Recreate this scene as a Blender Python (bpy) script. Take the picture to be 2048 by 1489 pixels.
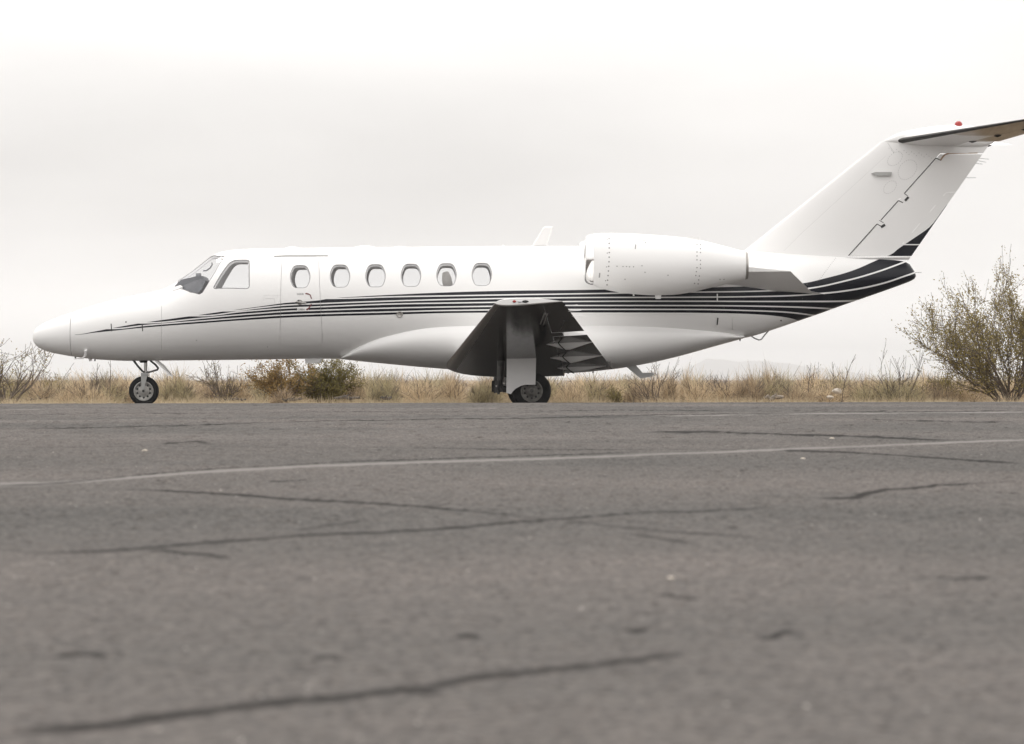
import bpy, math, random
from mathutils import Vector, Matrix
from mathutils.geometry import delaunay_2d_cdt

R = math.radians
scene = bpy.context.scene
for o in list(bpy.data.objects):
    bpy.data.objects.remove(o)
C = scene.collection

# ------------------------------------------------------------------ camera, sky, sun, exposure
FPX, DIST, CAMH = 7540.0, 58.0, 0.37
PITCH = math.atan(15.5 / FPX)
YAW = R(0.95)
cam_d = bpy.data.cameras.new('camera')
cam_d.sensor_width = 36.0
cam_d.lens = 36.0 * FPX / 2048.0
cam_d.clip_start, cam_d.clip_end = 0.1, 30000.0
cam_d.dof.use_dof = True
cam_d.dof.focus_distance = DIST - 0.5
cam_d.dof.aperture_fstop = 11.0
cam = bpy.data.objects.new('camera', cam_d)
C.objects.link(cam)
cam.location = (0, -DIST, CAMH)
cam.rotation_euler = (math.pi / 2 + PITCH, 0, 0)
scene.camera = cam
scene.render.resolution_x, scene.render.resolution_y = 1024, 744
scene.view_settings.view_transform = 'Standard'
scene.view_settings.look = 'None'
scene.view_settings.gamma = 1.0
scene.view_settings.use_curve_mapping = False
scene.view_settings.exposure = 0.2
scene.render.engine = 'CYCLES'

SUN_EL, SUN_AZ = R(62), R(-25)      # azimuth measured from +Y towards +X
world = bpy.data.worlds.new('World')
scene.world = world
world.use_nodes = True
wn, wl = world.node_tree.nodes, world.node_tree.links
wn.clear()
w_out = wn.new('ShaderNodeOutputWorld')
w_bg = wn.new('ShaderNodeBackground')
w_bg.inputs['Strength'].default_value = 0.1
w_sky = wn.new('ShaderNodeTexSky')
w_sky.sky_type = 'NISHITA'
w_sky.sun_disc = False
w_sky.sun_elevation = SUN_EL
w_sky.sun_rotation = SUN_AZ
w_sky.dust_density = 3.0
w_tc = wn.new('ShaderNodeTexCoord')
w_sep = wn.new('ShaderNodeSeparateXYZ')
wl.new(w_tc.outputs['Generated'], w_sep.inputs[0])
# overcast deck: luminance by elevation (bright overhead, paler towards the horizon)
w_ramp = wn.new('ShaderNodeFloatCurve')
cm = w_ramp.mapping
cv = cm.curves[0]
pts = [(0.0, 0.92), (0.018, 0.72), (0.035, 0.54), (0.05, 0.50), (0.068, 0.525), (0.10, 0.635), (0.14, 0.71), (0.2, 0.765), (0.45, 0.87), (1.0, 0.97)]
while len(cv.points) < len(pts):
    cv.points.new(0.5, 0.5)
for p, q in zip(cv.points, pts):
    p.location = q
    p.handle_type = 'AUTO_CLAMPED'
cm.update()
wl.new(w_sep.outputs['Z'], w_ramp.inputs['Value'])
w_map = wn.new('ShaderNodeMapping')
w_map.inputs['Scale'].default_value = (3.2, 3.2, 11.0)
w_map.inputs['Location'].default_value = (0.9, 0.3, 0.55)
wl.new(w_tc.outputs['Generated'], w_map.inputs[0])
w_noi = wn.new('ShaderNodeTexNoise')
w_noi.inputs['Scale'].default_value = 1.6
w_noi.inputs['Detail'].default_value = 4.0
w_noi.inputs['Roughness'].default_value = 0.45
wl.new(w_map.outputs[0], w_noi.inputs['Vector'])
w_mr = wn.new('ShaderNodeMapRange')
w_mr.inputs['From Min'].default_value = 0.25
w_mr.inputs['From Max'].default_value = 0.75
w_mr.inputs['To Min'].default_value = 14.2
w_mr.inputs['To Max'].default_value = 19.8
wl.new(w_noi.outputs[0], w_mr.inputs['Value'])
w_mul = wn.new('ShaderNodeMath')
w_mul.operation = 'MULTIPLY'
wl.new(w_ramp.outputs[0], w_mul.inputs[0])
wl.new(w_mr.outputs[0], w_mul.inputs[1])
w_col = wn.new('ShaderNodeVectorMath')
w_col.operation = 'SCALE'
w_col.inputs[0].default_value = (1.0, 0.972, 0.948)
wl.new(w_mul.outputs[0], w_col.inputs['Scale'])
w_mix = wn.new('ShaderNodeMix')
w_mix.data_type = 'RGBA'
w_mix.inputs['Factor'].default_value = 0.94
wl.new(w_sky.outputs[0], w_mix.inputs[6])
wl.new(w_col.outputs[0], w_mix.inputs[7])
wl.new(w_mix.outputs[2], w_bg.inputs['Color'])
wl.new(w_bg.outputs[0], w_out.inputs['Surface'])

sun_d = bpy.data.lights.new('sun', 'SUN')
sun_d.energy = 1.2
sun_d.angle = R(25)
sun_d.color = (1.0, 0.96, 0.9)
sun = bpy.data.objects.new('sun', sun_d)
C.objects.link(sun)
sdir = Vector((math.sin(SUN_AZ) * math.cos(SUN_EL), math.cos(SUN_AZ) * math.cos(SUN_EL), math.sin(SUN_EL)))
sun.rotation_euler = sdir.to_track_quat('Z', 'Y').to_euler()
sun.location = (0, -20, 30)

# ------------------------------------------------------------------ helpers
def ray(u, v):
    dx, dz = (u - 1024.0) / FPX, -(v - 744.5) / FPX
    return Vector((dx, math.cos(PITCH) - dz * math.sin(PITCH), math.sin(PITCH) + dz * math.cos(PITCH)))

RZ = Matrix.Rotation(-YAW, 3, 'Z')
CAML = RZ @ Vector((0, -DIST, CAMH))

def P(u, v, yl=0.0):
    """a photograph measurement turned into aircraft metres (x aft, z up) on the lateral plane yl"""
    d = RZ @ ray(u, v)
    t = (yl - CAML.y) / d.y
    p = CAML + d * t
    return p.x, p.z

def pchip(pts):
    xs = [p[0] for p in pts]
    ys = [p[1] for p in pts]
    n = len(xs)
    h = [xs[i + 1] - xs[i] for i in range(n - 1)]
    dl = [(ys[i + 1] - ys[i]) / h[i] for i in range(n - 1)]
    m = [0.0] * n
    m[0], m[-1] = dl[0], dl[-1]
    for i in range(1, n - 1):
        if dl[i - 1] * dl[i] > 0:
            w1, w2 = 2 * h[i] + h[i - 1], h[i] + 2 * h[i - 1]
            m[i] = (w1 + w2) / (w1 / dl[i - 1] + w2 / dl[i])
    def f(x):
        if x <= xs[0]:
            return ys[0]
        if x >= xs[-1]:
            return ys[-1]
        lo, hi = 0, n - 1
        while hi - lo > 1:
            mid = (lo + hi) // 2
            if xs[mid] <= x:
                lo = mid
            else:
                hi = mid
        t = (x - xs[lo]) / h[lo]
        a = (1 + 2 * t) * (1 - t) ** 2
        b = t * (1 - t) ** 2
        c = t * t * (3 - 2 * t)
        d = t * t * (t - 1)
        return a * ys[lo] + b * h[lo] * m[lo] + c * ys[lo + 1] + d * h[lo] * m[lo + 1]
    return f

def link(name, me, parent=None):
    o = bpy.data.objects.new(name, me)
    C.objects.link(o)
    if parent:
        o.parent = parent
    return o

class MB:
    """collects faces; build() links them as one mesh object"""
    def __init__(s):
        s.v, s.f, s.m, s.s = [], [], [], []
    def add(s, verts, faces, mi=0, smooth=True):
        b = len(s.v)
        s.v += [tuple(p) for p in verts]
        for f in faces:
            s.f.append(tuple(i + b for i in f))
            s.m.append(mi)
            s.s.append(smooth)
    def box(s, lo, hi, mi=0, M=None):
        (x0, y0, z0), (x1, y1, z1) = lo, hi
        vs = [Vector(p) for p in ((x0, y0, z0), (x1, y0, z0), (x1, y1, z0), (x0, y1, z0), (x0, y0, z1), (x1, y0, z1), (x1, y1, z1), (x0, y1, z1))]
        if M is not None:
            vs = [M @ p for p in vs]
        s.add(vs, [(3, 2, 1, 0), (4, 5, 6, 7), (0, 1, 5, 4), (1, 2, 6, 5), (2, 3, 7, 6), (3, 0, 4, 7)], mi, False)
    def tube(s, pts, rad, n=8, mi=0, cap=True, smooth=True):
        pts = [Vector(p) for p in pts]
        rads = rad if isinstance(rad, (list, tuple)) else [rad] * len(pts)
        vs, fs = [], []
        up = None
        for i, p in enumerate(pts):
            t = (pts[min(i + 1, len(pts) - 1)] - pts[max(i - 1, 0)])
            if t.length < 1e-9:
                t = Vector((0, 0, 1))
            t.normalize()
            if up is None:
                up = Vector((0, 0, 1)) if abs(t.z) < 0.9 else Vector((1, 0, 0))
            a = t.cross(up)
            if a.length < 1e-6:
                a = t.orthogonal()
            a.normalize()
            b = a.cross(t)
            up = b
            for k in range(n):
                an = 2 * math.pi * k / n
                vs.append(p + (a * math.cos(an) + b * math.sin(an)) * rads[i])
        for i in range(len(pts) - 1):
            for k in range(n):
                k2 = (k + 1) % n
                fs.append((i * n + k, (i + 1) * n + k, (i + 1) * n + k2, i * n + k2))
        s.add(vs, fs, mi, smooth)
        if cap and n > 2:
            s.add(vs[:n], [tuple(range(n))], mi, False)
            s.add(vs[-n:], [tuple(reversed(range(n)))], mi, False)
    def lathe(s, prof, org, axis='X', n=40, mi=0, a0=0.0, a1=2 * math.pi):
        """prof: list of (axial, radius)"""
        vs, fs = [], []
        full = abs(a1 - a0 - 2 * math.pi) < 1e-6
        nn = n if full else n + 1
        for (ax, r) in prof:
            for k in range(nn):
                an = a0 + (a1 - a0) * k / n
                c, sn = math.cos(an) * r, math.sin(an) * r
                if axis == 'X':
                    vs.append((org[0] + ax, org[1] + c, org[2] + sn))
                elif axis == 'Y':
                    vs.append((org[0] + c, org[1] + ax, org[2] + sn))
                else:
                    vs.append((org[0] + c, org[1] + sn, org[2] + ax))
        for i in range(len(prof) - 1):
            for k in range(n):
                k2 = (k + 1) % nn if full else k + 1
                fs.append((i * nn + k, i * nn + k2, (i + 1) * nn + k2, (i + 1) * nn + k))
        s.add(vs, fs, mi)
    def mirror(s):
        m = MB()
        m.v = [(x, -y, z) for x, y, z in s.v]
        m.f = [tuple(reversed(f)) for f in s.f]
        m.m, m.s = list(s.m), list(s.s)
        return m
    def build(s, name, mats, parent=None, normals=None, angle=None):
        me = bpy.data.meshes.new(name)
        me.from_pydata(s.v, [], s.f)
        if not isinstance(mats, (list, tuple)):
            mats = [mats]
        for m in mats:
            me.materials.append(m)
        me.polygons.foreach_set('material_index', s.m)
        me.polygons.foreach_set('use_smooth', s.s)
        me.update()
        if angle is not None:
            me.set_sharp_from_angle(angle=R(angle))
        if normals is not None:
            me.normals_split_custom_set_from_vertices(normals)
        return link(name, me, parent)

def tag(o, label=None, cat=None, group=None, kind=None):
    if label:
        o['label'] = label
    if cat:
        o['category'] = cat
    if group:
        o['group'] = group
    if kind:
        o['kind'] = kind
    return o

def roundpoly(pts, r, n=5):
    out = []
    N = len(pts)
    rs = r if isinstance(r, (list, tuple)) else [r] * N
    for i in range(N):
        p, a, b = Vector(pts[i]), Vector(pts[i - 1]), Vector(pts[(i + 1) % N])
        da, db = (a - p), (b - p)
        rr = min(rs[i], da.length * 0.48, db.length * 0.48)
        s0, s1 = p + da.normalized() * rr, p + db.normalized() * rr
        for k in range(n + 1):
            t = k / n
            out.append(tuple(s0 * (1 - t) ** 2 + p * 2 * t * (1 - t) + s1 * t * t))
    return out

def offpoly(pts, d):
    """move a closed outline inwards by d (any winding)"""
    N = len(pts)
    A = sum(pts[i][0] * pts[(i + 1) % N][1] - pts[(i + 1) % N][0] * pts[i][1] for i in range(N))
    sg = 1.0 if A > 0 else -1.0
    out = []
    for i in range(N):
        a, b = pts[i - 1], pts[(i + 1) % N]
        tx, ty = b[0] - a[0], b[1] - a[1]
        l = math.hypot(tx, ty) or 1.0
        out.append((pts[i][0] - sg * ty / l * d, pts[i][1] + sg * tx / l * d))
    return out

def inpoly(x, y, poly):
    c = False
    j = len(poly) - 1
    for i in range(len(poly)):
        xi, yi = poly[i]
        xj, yj = poly[j]
        if (yi > y) != (yj > y) and x < (xj - xi) * (y - yi) / (yj - yi) + xi:
            c = not c
        j = i
    return c

def both_(mb, name, mats, parent):
    a = mb.build(name, mats, parent)
    return a, mb.mirror().build(name, mats, parent)

class Poly:
    def __init__(s, pts):
        s.p = pts
        xs, ys = [q[0] for q in pts], [q[1] for q in pts]
        s.bb = (min(xs), max(xs), min(ys), max(ys))
    def has(s, x, y):
        b = s.bb
        return b[0] <= x <= b[1] and b[2] <= y <= b[3] and inpoly(x, y, s.p)

# ------------------------------------------------------------------ materials
def mat(name, col, rough=0.5, metal=0.0, spec=0.5, coat=0.0):
    m = bpy.data.materials.new(name)
    m.use_nodes = True
    b = m.node_tree.nodes['Principled BSDF']
    b.inputs['Base Color'].default_value = (*col, 1)
    b.inputs['Roughness'].default_value = rough
    b.inputs['Metallic'].default_value = metal
    b.inputs['Specular IOR Level'].default_value = spec
    b.inputs['Coat Weight'].default_value = coat
    b.inputs['Coat Roughness'].default_value = 0.06
    return m

def noisy(m, scale, lo, hi, rlo=None, rhi=None, bump=0.0, stretch=(1, 1, 1), detail=5.0):
    """procedural variation of colour (and roughness, bump) for a material"""
    nt = m.node_tree
    b = nt.nodes['Principled BSDF']
    tc = nt.nodes.new('ShaderNodeTexCoord')
    mp = nt.nodes.new('ShaderNodeMapping')
    mp.inputs['Scale'].default_value = stretch
    nt.links.new(tc.outputs['Object'], mp.inputs[0])
    no = nt.nodes.new('ShaderNodeTexNoise')
    no.inputs['Scale'].default_value = scale
    no.inputs['Detail'].default_value = detail
    nt.links.new(mp.outputs[0], no.inputs['Vector'])
    rp = nt.nodes.new('ShaderNodeValToRGB')
    rp.color_ramp.elements[0].position, rp.color_ramp.elements[1].position = 0.3, 0.7
    rp.color_ramp.elements[0].color = (*lo, 1)
    rp.color_ramp.elements[1].color = (*hi, 1)
    nt.links.new(no.outputs[0], rp.inputs[0])
    nt.links.new(rp.outputs[0], b.inputs['Base Color'])
    if rlo is not None:
        mr = nt.nodes.new('ShaderNodeMapRange')
        mr.inputs['To Min'].default_value, mr.inputs['To Max'].default_value = rlo, rhi
        nt.links.new(no.outputs[0], mr.inputs['Value'])
        nt.links.new(mr.outputs[0], b.inputs['Roughness'])
    if bump:
        bp = nt.nodes.new('ShaderNodeBump')
        bp.inputs['Strength'].default_value = bump
        nt.links.new(no.outputs[0], bp.inputs['Height'])
        nt.links.new(bp.outputs[0], b.inputs['Normal'])
    return m

WHITE = (0.80, 0.795, 0.785)
NAVY = (0.008, 0.009, 0.014)
M_white = noisy(mat('white_paint', WHITE, 0.3, spec=0.35), 3.0, (0.782, 0.777, 0.767), WHITE, 0.27, 0.33, stretch=(0.5, 1, 1))
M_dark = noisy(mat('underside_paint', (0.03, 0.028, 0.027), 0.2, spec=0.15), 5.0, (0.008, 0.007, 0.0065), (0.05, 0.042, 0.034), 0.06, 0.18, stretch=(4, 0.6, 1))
M_boot = noisy(mat('leading_edge_metal', (0.09, 0.075, 0.065), 0.35, 0.3), 4.0, (0.05, 0.045, 0.04), (0.1, 0.08, 0.065), 0.25, 0.4)
M_rubber = noisy(mat('tyre_rubber', (0.015, 0.015, 0.016), 0.8, spec=0.15), 12.0, (0.012, 0.012, 0.013), (0.022, 0.021, 0.021))
M_seal = mat('window_seal', (0.17, 0.17, 0.175), 0.5)
M_alu = noisy(mat('bare_aluminium', (0.42, 0.41, 0.39), 0.4, 0.8), 8.0, (0.33, 0.31, 0.29), (0.46, 0.45, 0.43), 0.3, 0.5)
M_wheel = noisy(mat('wheel_paint', (0.36, 0.35, 0.33), 0.5, 0.2), 10.0, (0.27, 0.26, 0.24), (0.42, 0.41, 0.39))
M_chrome = mat('polished_lip', (0.82, 0.81, 0.8), 0.12, 1.0)
M_black = mat('black_part', (0.015, 0.015, 0.015), 0.45)
M_hyd = noisy(mat('dark_gear_metal', (0.06, 0.058, 0.055), 0.45, 0.4), 15.0, (0.03, 0.03, 0.03), (0.09, 0.085, 0.08))
M_grey = noisy(mat('grey_paint', (0.34, 0.34, 0.33), 0.45), 6.0, (0.3, 0.3, 0.29), (0.38, 0.38, 0.37))
M_door = noisy(mat('gear_door_paint', (0.78, 0.77, 0.76), 0.35), 5.0, (0.75, 0.74, 0.73), (0.8, 0.79, 0.78))
M_liner = mat('cabin_lining', (0.87, 0.86, 0.86), 0.7)
M_seat = noisy(mat('seat_leather', (0.4, 0.38, 0.36), 0.5), 6.0, (0.36, 0.34, 0.32), (0.43, 0.41, 0.39))
M_panel = noisy(mat('glareshield', (0.2, 0.205, 0.22), 0.7), 8.0, (0.18, 0.185, 0.2), (0.23, 0.235, 0.25))
M_carpet = noisy(mat('cabin_carpet', (0.2, 0.19, 0.18), 0.9), 30.0, (0.16, 0.15, 0.14), (0.24, 0.23, 0.22))
M_red = mat('red_lens', (0.32, 0.025, 0.022), 0.3)
M_redpaint = mat('red_marking', (0.13, 0.012, 0.012), 0.5)
M_ink = mat('black_marking', (0.02, 0.02, 0.02), 0.5)
M_lens = mat('clear_lens', (0.6, 0.6, 0.62), 0.1)
M_stab = noisy(mat('stabilizer_sheen_metal', (0.42, 0.36, 0.3), 0.3, 0.85), 3.0, (0.34, 0.28, 0.23), (0.5, 0.45, 0.4), 0.22, 0.42, stretch=(6, 0.7, 1))  # tan streaks put the reflection of the dry brush into the metal's colour

def glass(name, tint=(0.95, 0.955, 0.96)):
    m = bpy.data.materials.new(name)
    m.use_nodes = True
    nt = m.node_tree
    nt.nodes.clear()
    out = nt.nodes.new('ShaderNodeOutputMaterial')
    mx = nt.nodes.new('ShaderNodeMixShader')
    fr = nt.nodes.new('ShaderNodeFresnel')
    ge = nt.nodes.new('ShaderNodeNewGeometry')
    mr = nt.nodes.new('ShaderNodeMapRange')
    mr.inputs['To Min'].default_value, mr.inputs['To Max'].default_value = 1.45, 1 / 1.45   # a pane reflects alike from both faces
    nt.links.new(ge.outputs['Backfacing'], mr.inputs['Value'])
    nt.links.new(mr.outputs[0], fr.inputs[0])
    tr = nt.nodes.new('ShaderNodeBsdfTransparent')
    tr.inputs[0].default_value = (*tint, 1)
    gl = nt.nodes.new('ShaderNodeBsdfGlossy')
    gl.inputs['Roughness'].default_value = 0.03
    nt.links.new(fr.outputs[0], mx.inputs[0])
    nt.links.new(tr.outputs[0], mx.inputs[1])
    nt.links.new(gl.outputs[0], mx.inputs[2])
    nt.links.new(mx.outputs[0], out.inputs[0])
    return m
M_glass = glass('window_glass')

# ---- livery: dark bands and white pinlines as functions of (x, z), measured on the fuselage side
SIDE = -0.78
def px(pts, y=SIDE):
    return [P(u, v, y) for u, v in pts]
LIV_TOP = px([(145, 669.0), (180, 663.9), (222, 656), (285, 645.5), (340, 638), (400, 630), (450, 623), (520, 613.5), (570, 606.7), (640, 601), (660, 597.5), (720, 593.5), (770, 590.8), (900, 585.2), (1020, 582), (1140, 580.8), (1240, 579), (1390, 576), (1510, 572), (1605, 566.5), (1660, 554.6), (1710, 540.5), (1760, 519.7), (1815, 497)])
LIV_BOT = px([(145, 669.7), (180, 665.9), (222, 661.7), (285, 655.5), (400, 647), (480, 641.3), (520, 638.8), (570, 636), (640, 633.4), (770, 630.2), (900, 626.6), (1140, 625.6), (1390, 625.9), (1450, 626.6), (1510, 628.4), (1560, 632), (1590, 636.5), (1606, 641)])
PINS = [
    px([(660, 597.5), (700, 597), (770, 594.6), (900, 592.2), (1140, 588.4), (1380, 584.8), (1510, 582.5), (1560, 580.5), (1615, 577), (1700, 559.9), (1765, 541.4), (1813, 524.3)]),
    px([(455, 622.3), (520, 616.2), (570, 611), (640, 607.8), (770, 603), (900, 599.5), (1140, 596), (1390, 594.8), (1510, 593.1), (1590, 590.6), (1640, 587), (1700, 580.3), (1765, 567.8), (1830, 547)]),
    px([(385, 631.8), (400, 632), (480, 623.9), (520, 620.7), (570, 617), (640, 614.2), (770, 609), (900, 606.6), (1140, 603.6), (1390, 602.8), (1510, 602.8), (1590, 602.4), (1700, 601), (1720, 599.8)]),
    px([(285, 646), (400, 637), (480, 630), (520, 627), (570, 623.4), (640, 621), (770, 617), (900, 614.4), (1140, 611.6), (1390, 611.6), (1510, 612.2), (1590, 613.5), (1640, 615), (1680, 617)]),
    px([(222, 657.2), (285, 651.3), (400, 642.4), (480, 636.6), (520, 633.6), (570, 630.6), (640, 628), (770, 624.6), (900, 621.4), (1140, 619.5), (1390, 619.3), (1450, 620), (1510, 621.4), (1560, 623), (1590, 624.9), (1636, 629.8)]),
]

def livery(name, extra=None):
    m = mat(name, WHITE, 0.28, spec=0.3)
    nt = m.node_tree
    N, L = nt.nodes.new, nt.links.new
    b = nt.nodes['Principled BSDF']
    tc = N('ShaderNodeTexCoord')
    sp = N('ShaderNodeSeparateXYZ')
    L(tc.outputs['Object'], sp.inputs[0])
    X0, X1, Z0, Z1 = -8.0, 8.0, 0.0, 4.0
    def math_(op, a, c=None):
        n = N('ShaderNodeMath')
        n.operation = op
        for i, q in enumerate((a, c)):
            if q is None:
                continue
            if isinstance(q, (int, float)):
                n.inputs[i].default_value = q
            else:
                L(q, n.inputs[i])
        return n.outputs[0]
    xn = math_('DIVIDE', math_('SUBTRACT', sp.outputs['X'], X0), X1 - X0)
    def curve(pts):
        f = N('ShaderNodeFloatCurve')
        cu = f.mapping.curves[0]
        q = [((x - X0) / (X1 - X0), (z - Z0) / (Z1 - Z0)) for x, z in pts]
        sl = (q[-1][1] - q[-2][1]) / (q[-1][0] - q[-2][0])
        q = [(0.0, q[0][1])] + q + [(min(1.0, q[-1][0] + 0.06), q[-1][1] + sl * (min(1.0, q[-1][0] + 0.06) - q[-1][0]))]
        if q[-1][0] < 0.999:
            q.append((1.0, q[-1][1]))
        while len(cu.points) < len(q):
            cu.points.new(0.5, 0.5)
        for p, w in zip(cu.points, q):
            p.location = w
            p.handle_type = 'AUTO_CLAMPED'
        f.mapping.update()
        L(xn, f.inputs['Value'])
        return math_('ADD', math_('MULTIPLY', f.outputs[0], Z1 - Z0), Z0)
    z = sp.outputs['Z']
    if extra is None:
        xr = [p[0] for p in LIV_TOP]
        dark = math_('MULTIPLY', math_('LESS_THAN', z, curve(LIV_TOP)), math_('GREATER_THAN', z, curve(LIV_BOT)))
        dark = math_('MULTIPLY', dark, math_('GREATER_THAN', sp.outputs['X'], xr[0]))
        mr = N('ShaderNodeMapRange')
        mr.inputs['From Min'].default_value, mr.inputs['From Max'].default_value = 3.6, 5.2
        mr.inputs['To Min'].default_value, mr.inputs['To Max'].default_value = 0.0095, 0.0125
        L(sp.outputs['X'], mr.inputs['Value'])
        for pn in PINS:
            d = math_('ABSOLUTE', math_('SUBTRACT', z, curve(pn)))
            dark = math_('MULTIPLY', dark, math_('GREATER_THAN', d, mr.outputs[0]))
    else:
        top, bar = extra
        dark = math_('LESS_THAN', z, curve(top))
        d = math_('ABSOLUTE', math_('SUBTRACT', z, bar))
        dark = math_('MULTIPLY', dark, math_('GREATER_THAN', d, 0.008))
    no = N('ShaderNodeTexNoise')
    no.inputs['Scale'].default_value = 2.2
    no.inputs['Detail'].default_value = 6.0
    L(tc.outputs['Object'], no.inputs['Vector'])
    rp = N('ShaderNodeValToRGB')
    rp.color_ramp.elements[0].position, rp.color_ramp.elements[1].position = 0.2, 0.8
    rp.color_ramp.elements[0].color = (0.782, 0.777, 0.767, 1)
    rp.color_ramp.elements[1].color = (*WHITE, 1)
    L(no.outputs[0], rp.inputs[0])
    mx = N('ShaderNodeMix')
    mx.data_type = 'RGBA'
    L(dark, mx.inputs['Factor'])
    L(rp.outputs[0], mx.inputs[6])
    mx.inputs[7].default_value = (*NAVY, 1)
    L(mx.outputs[2], b.inputs['Base Color'])
    r2 = N('ShaderNodeMapRange')
    r2.inputs['To Min'].default_value, r2.inputs['To Max'].default_value = 0.27, 0.33
    L(no.outputs[0], r2.inputs['Value'])
    L(r2.outputs[0], b.inputs['Roughness'])
    return m
M_livery = livery('fuselage_livery')
fin_bar = P(1822, 489.7, -0.02)[1]
M_rudder = livery('rudder_livery', ([(-7.9, 0.1)] + px([(1772, 513.5), (1800, 495.5), (1830, 475.5), (1859, 455), (1876, 435), (1890, 415)], -0.03), fin_bar))

# ------------------------------------------------------------------ ground
def sstep(a, b, x):
    t = max(0.0, min(1.0, (x - a) / (b - a)))
    return t * t * (3 - 2 * t)

def gz(x, y):
    crest = 0.0655 + max(-8, min(8, x)) * 0.0018
    rise = max(0.0, min(1.0, (y + DIST) / (DIST - 8.0)))
    z = crest * (rise ** 1.4)
    base = -0.03 - (max(-6.5, min(3.0, x)) + 5.7) * 0.0084
    k = sstep(-8.0, -2.9, y)
    return z * (1 - k) + base * k

def asphalt():
    m = mat('asphalt', (0.1, 0.097, 0.094), 0.85, spec=0.25)
    nt = m.node_tree
    N, L = nt.nodes.new, nt.links.new
    b = nt.nodes['Principled BSDF']
    tc = N('ShaderNodeTexCoord')
    def noise(scale, detail, rough=0.55, st=(1, 1, 1)):
        mp = N('ShaderNodeMapping')
        mp.inputs['Scale'].default_value = st
        L(tc.outputs['Object'], mp.inputs[0])
        n = N('ShaderNodeTexNoise')
        n.inputs['Scale'].default_value = scale
        n.inputs['Detail'].default_value = detail
        n.inputs['Roughness'].default_value = rough
        L(mp.outputs[0], n.inputs['Vector'])
        return n.outputs[0]
    def ramp(sock, p0, c0, p1, c1):
        r = N('ShaderNodeValToRGB')
        e = r.color_ramp.elements
        e[0].position, e[1].position = p0, p1
        e[0].color, e[1].color = (*c0, 1), (*c1, 1)
        L(sock, r.inputs[0])
        return r.outputs[0]
    def mix(kind, f, a, c):
        x = N('ShaderNodeMix')
        x.data_type = 'RGBA'
        x.blend_type = kind
        if isinstance(f, float):
            x.inputs['Factor'].default_value = f
        else:
            L(f, x.inputs['Factor'])
        L(a, x.inputs[6])
        L(c, x.inputs[7])
        return x.outputs[2]
    base = ramp(noise(0.55, 5, st=(1, 0.35, 1)), 0.35, (0.070, 0.0647, 0.0603), 0.65, (0.091, 0.082, 0.0765))
    patch = ramp(noise(0.3, 5, 0.6, st=(0.55, 1.0, 1)), 0.38, (0.78, 0.8, 0.8), 0.62, (1.14, 1.11, 1.10))
    col = mix('MULTIPLY', 1.0, base, patch)
    speck = ramp(noise(70, 2), 0.38, (0.45, 0.45, 0.45), 0.66, (1.7, 1.66, 1.62))
    col = mix('MULTIPLY', 0.6, col, speck)
    blot = ramp(noise(11, 6, 0.7), 0.35, (0.6, 0.6, 0.6), 0.62, (1.18, 1.17, 1.16))
    col = mix('MULTIPLY', 0.4, col, blot)
    grit = N('ShaderNodeTexVoronoi')
    grit.inputs['Scale'].default_value = 26
    L(tc.outputs['Object'], grit.inputs['Vector'])
    gr = ramp(grit.outputs['Distance'], 0.05, (0.32, 0.3, 0.28), 0.11, (0, 0, 0))
    big = N('ShaderNodeTexWhiteNoise')
    L(grit.outputs['Position'], big.inputs[0])
    sel = N('ShaderNodeMath')
    sel.operation = 'GREATER_THAN'
    sel.inputs[1].default_value = 0.86
    L(big.outputs[0], sel.inputs[0])
    x = N('ShaderNodeMix')
    x.data_type = 'RGBA'
    x.blend_type = 'ADD'
    L(sel.outputs[0], x.inputs['Factor'])
    L(col, x.inputs[6])
    L(gr, x.inputs[7])
    # tar-filled cracks and the pale worn joint
    cur = x.outputs[2]
    edge = noise(30, 4, 0.7)
    for nm, colr, lo, hi in (('joint', (0.165, 0.152, 0.143), 0.2, 0.8), ('crack', (0.010, 0.0095, 0.009), 0.08, 0.55)):
        at = N('ShaderNodeAttribute')
        at.attribute_name = nm
        ad = N('ShaderNodeMath')
        ad.operation = 'MULTIPLY_ADD'
        L(edge, ad.inputs[0])
        ad.inputs[1].default_value = 0.9
        ad.inputs[2].default_value = 0.55
        ml = N('ShaderNodeMath')
        ml.operation = 'MULTIPLY'
        L(at.outputs['Fac'], ml.inputs[0])
        L(ad.outputs[0], ml.inputs[1])
        ms = N('ShaderNodeMapRange')
        ms.inputs['From Min'].default_value, ms.inputs['From Max'].default_value = lo, hi
        ms.inputs['To Max'].default_value = 0.9 if nm == 'joint' else 0.8
        L(ml.outputs[0], ms.inputs['Value'])
        xx = N('ShaderNodeMix')
        xx.data_type = 'RGBA'
        L(ms.outputs[0], xx.inputs['Factor'])
        L(cur, xx.inputs[6])
        xx.inputs[7].default_value = (*colr, 1)
        cur = xx.outputs[2]
    sv = N('ShaderNodeMapRange')
    sv.inputs['To Min'].default_value, sv.inputs['To Max'].default_value = 0.25, 0.0
    L(ms.outputs[0], sv.inputs['Value'])
    L(sv.outputs[0], b.inputs['Specular IOR Level'])
    L(cur, b.inputs['Base Color'])
    bp = N('ShaderNodeBump')
    bp.inputs['Strength'].default_value = 0.6
    bp.inputs['Distance'].default_value = 0.006
    L(noise(45, 4), bp.inputs['Height'])
    L(bp.outputs[0], b.inputs['Normal'])
    return m
M_asph = asphalt()
M_dirt = noisy(mat('desert_soil', (0.25, 0.2, 0.14), 0.95), 1.2, (0.17, 0.13, 0.095), (0.32, 0.25, 0.175), detail=8)

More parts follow.
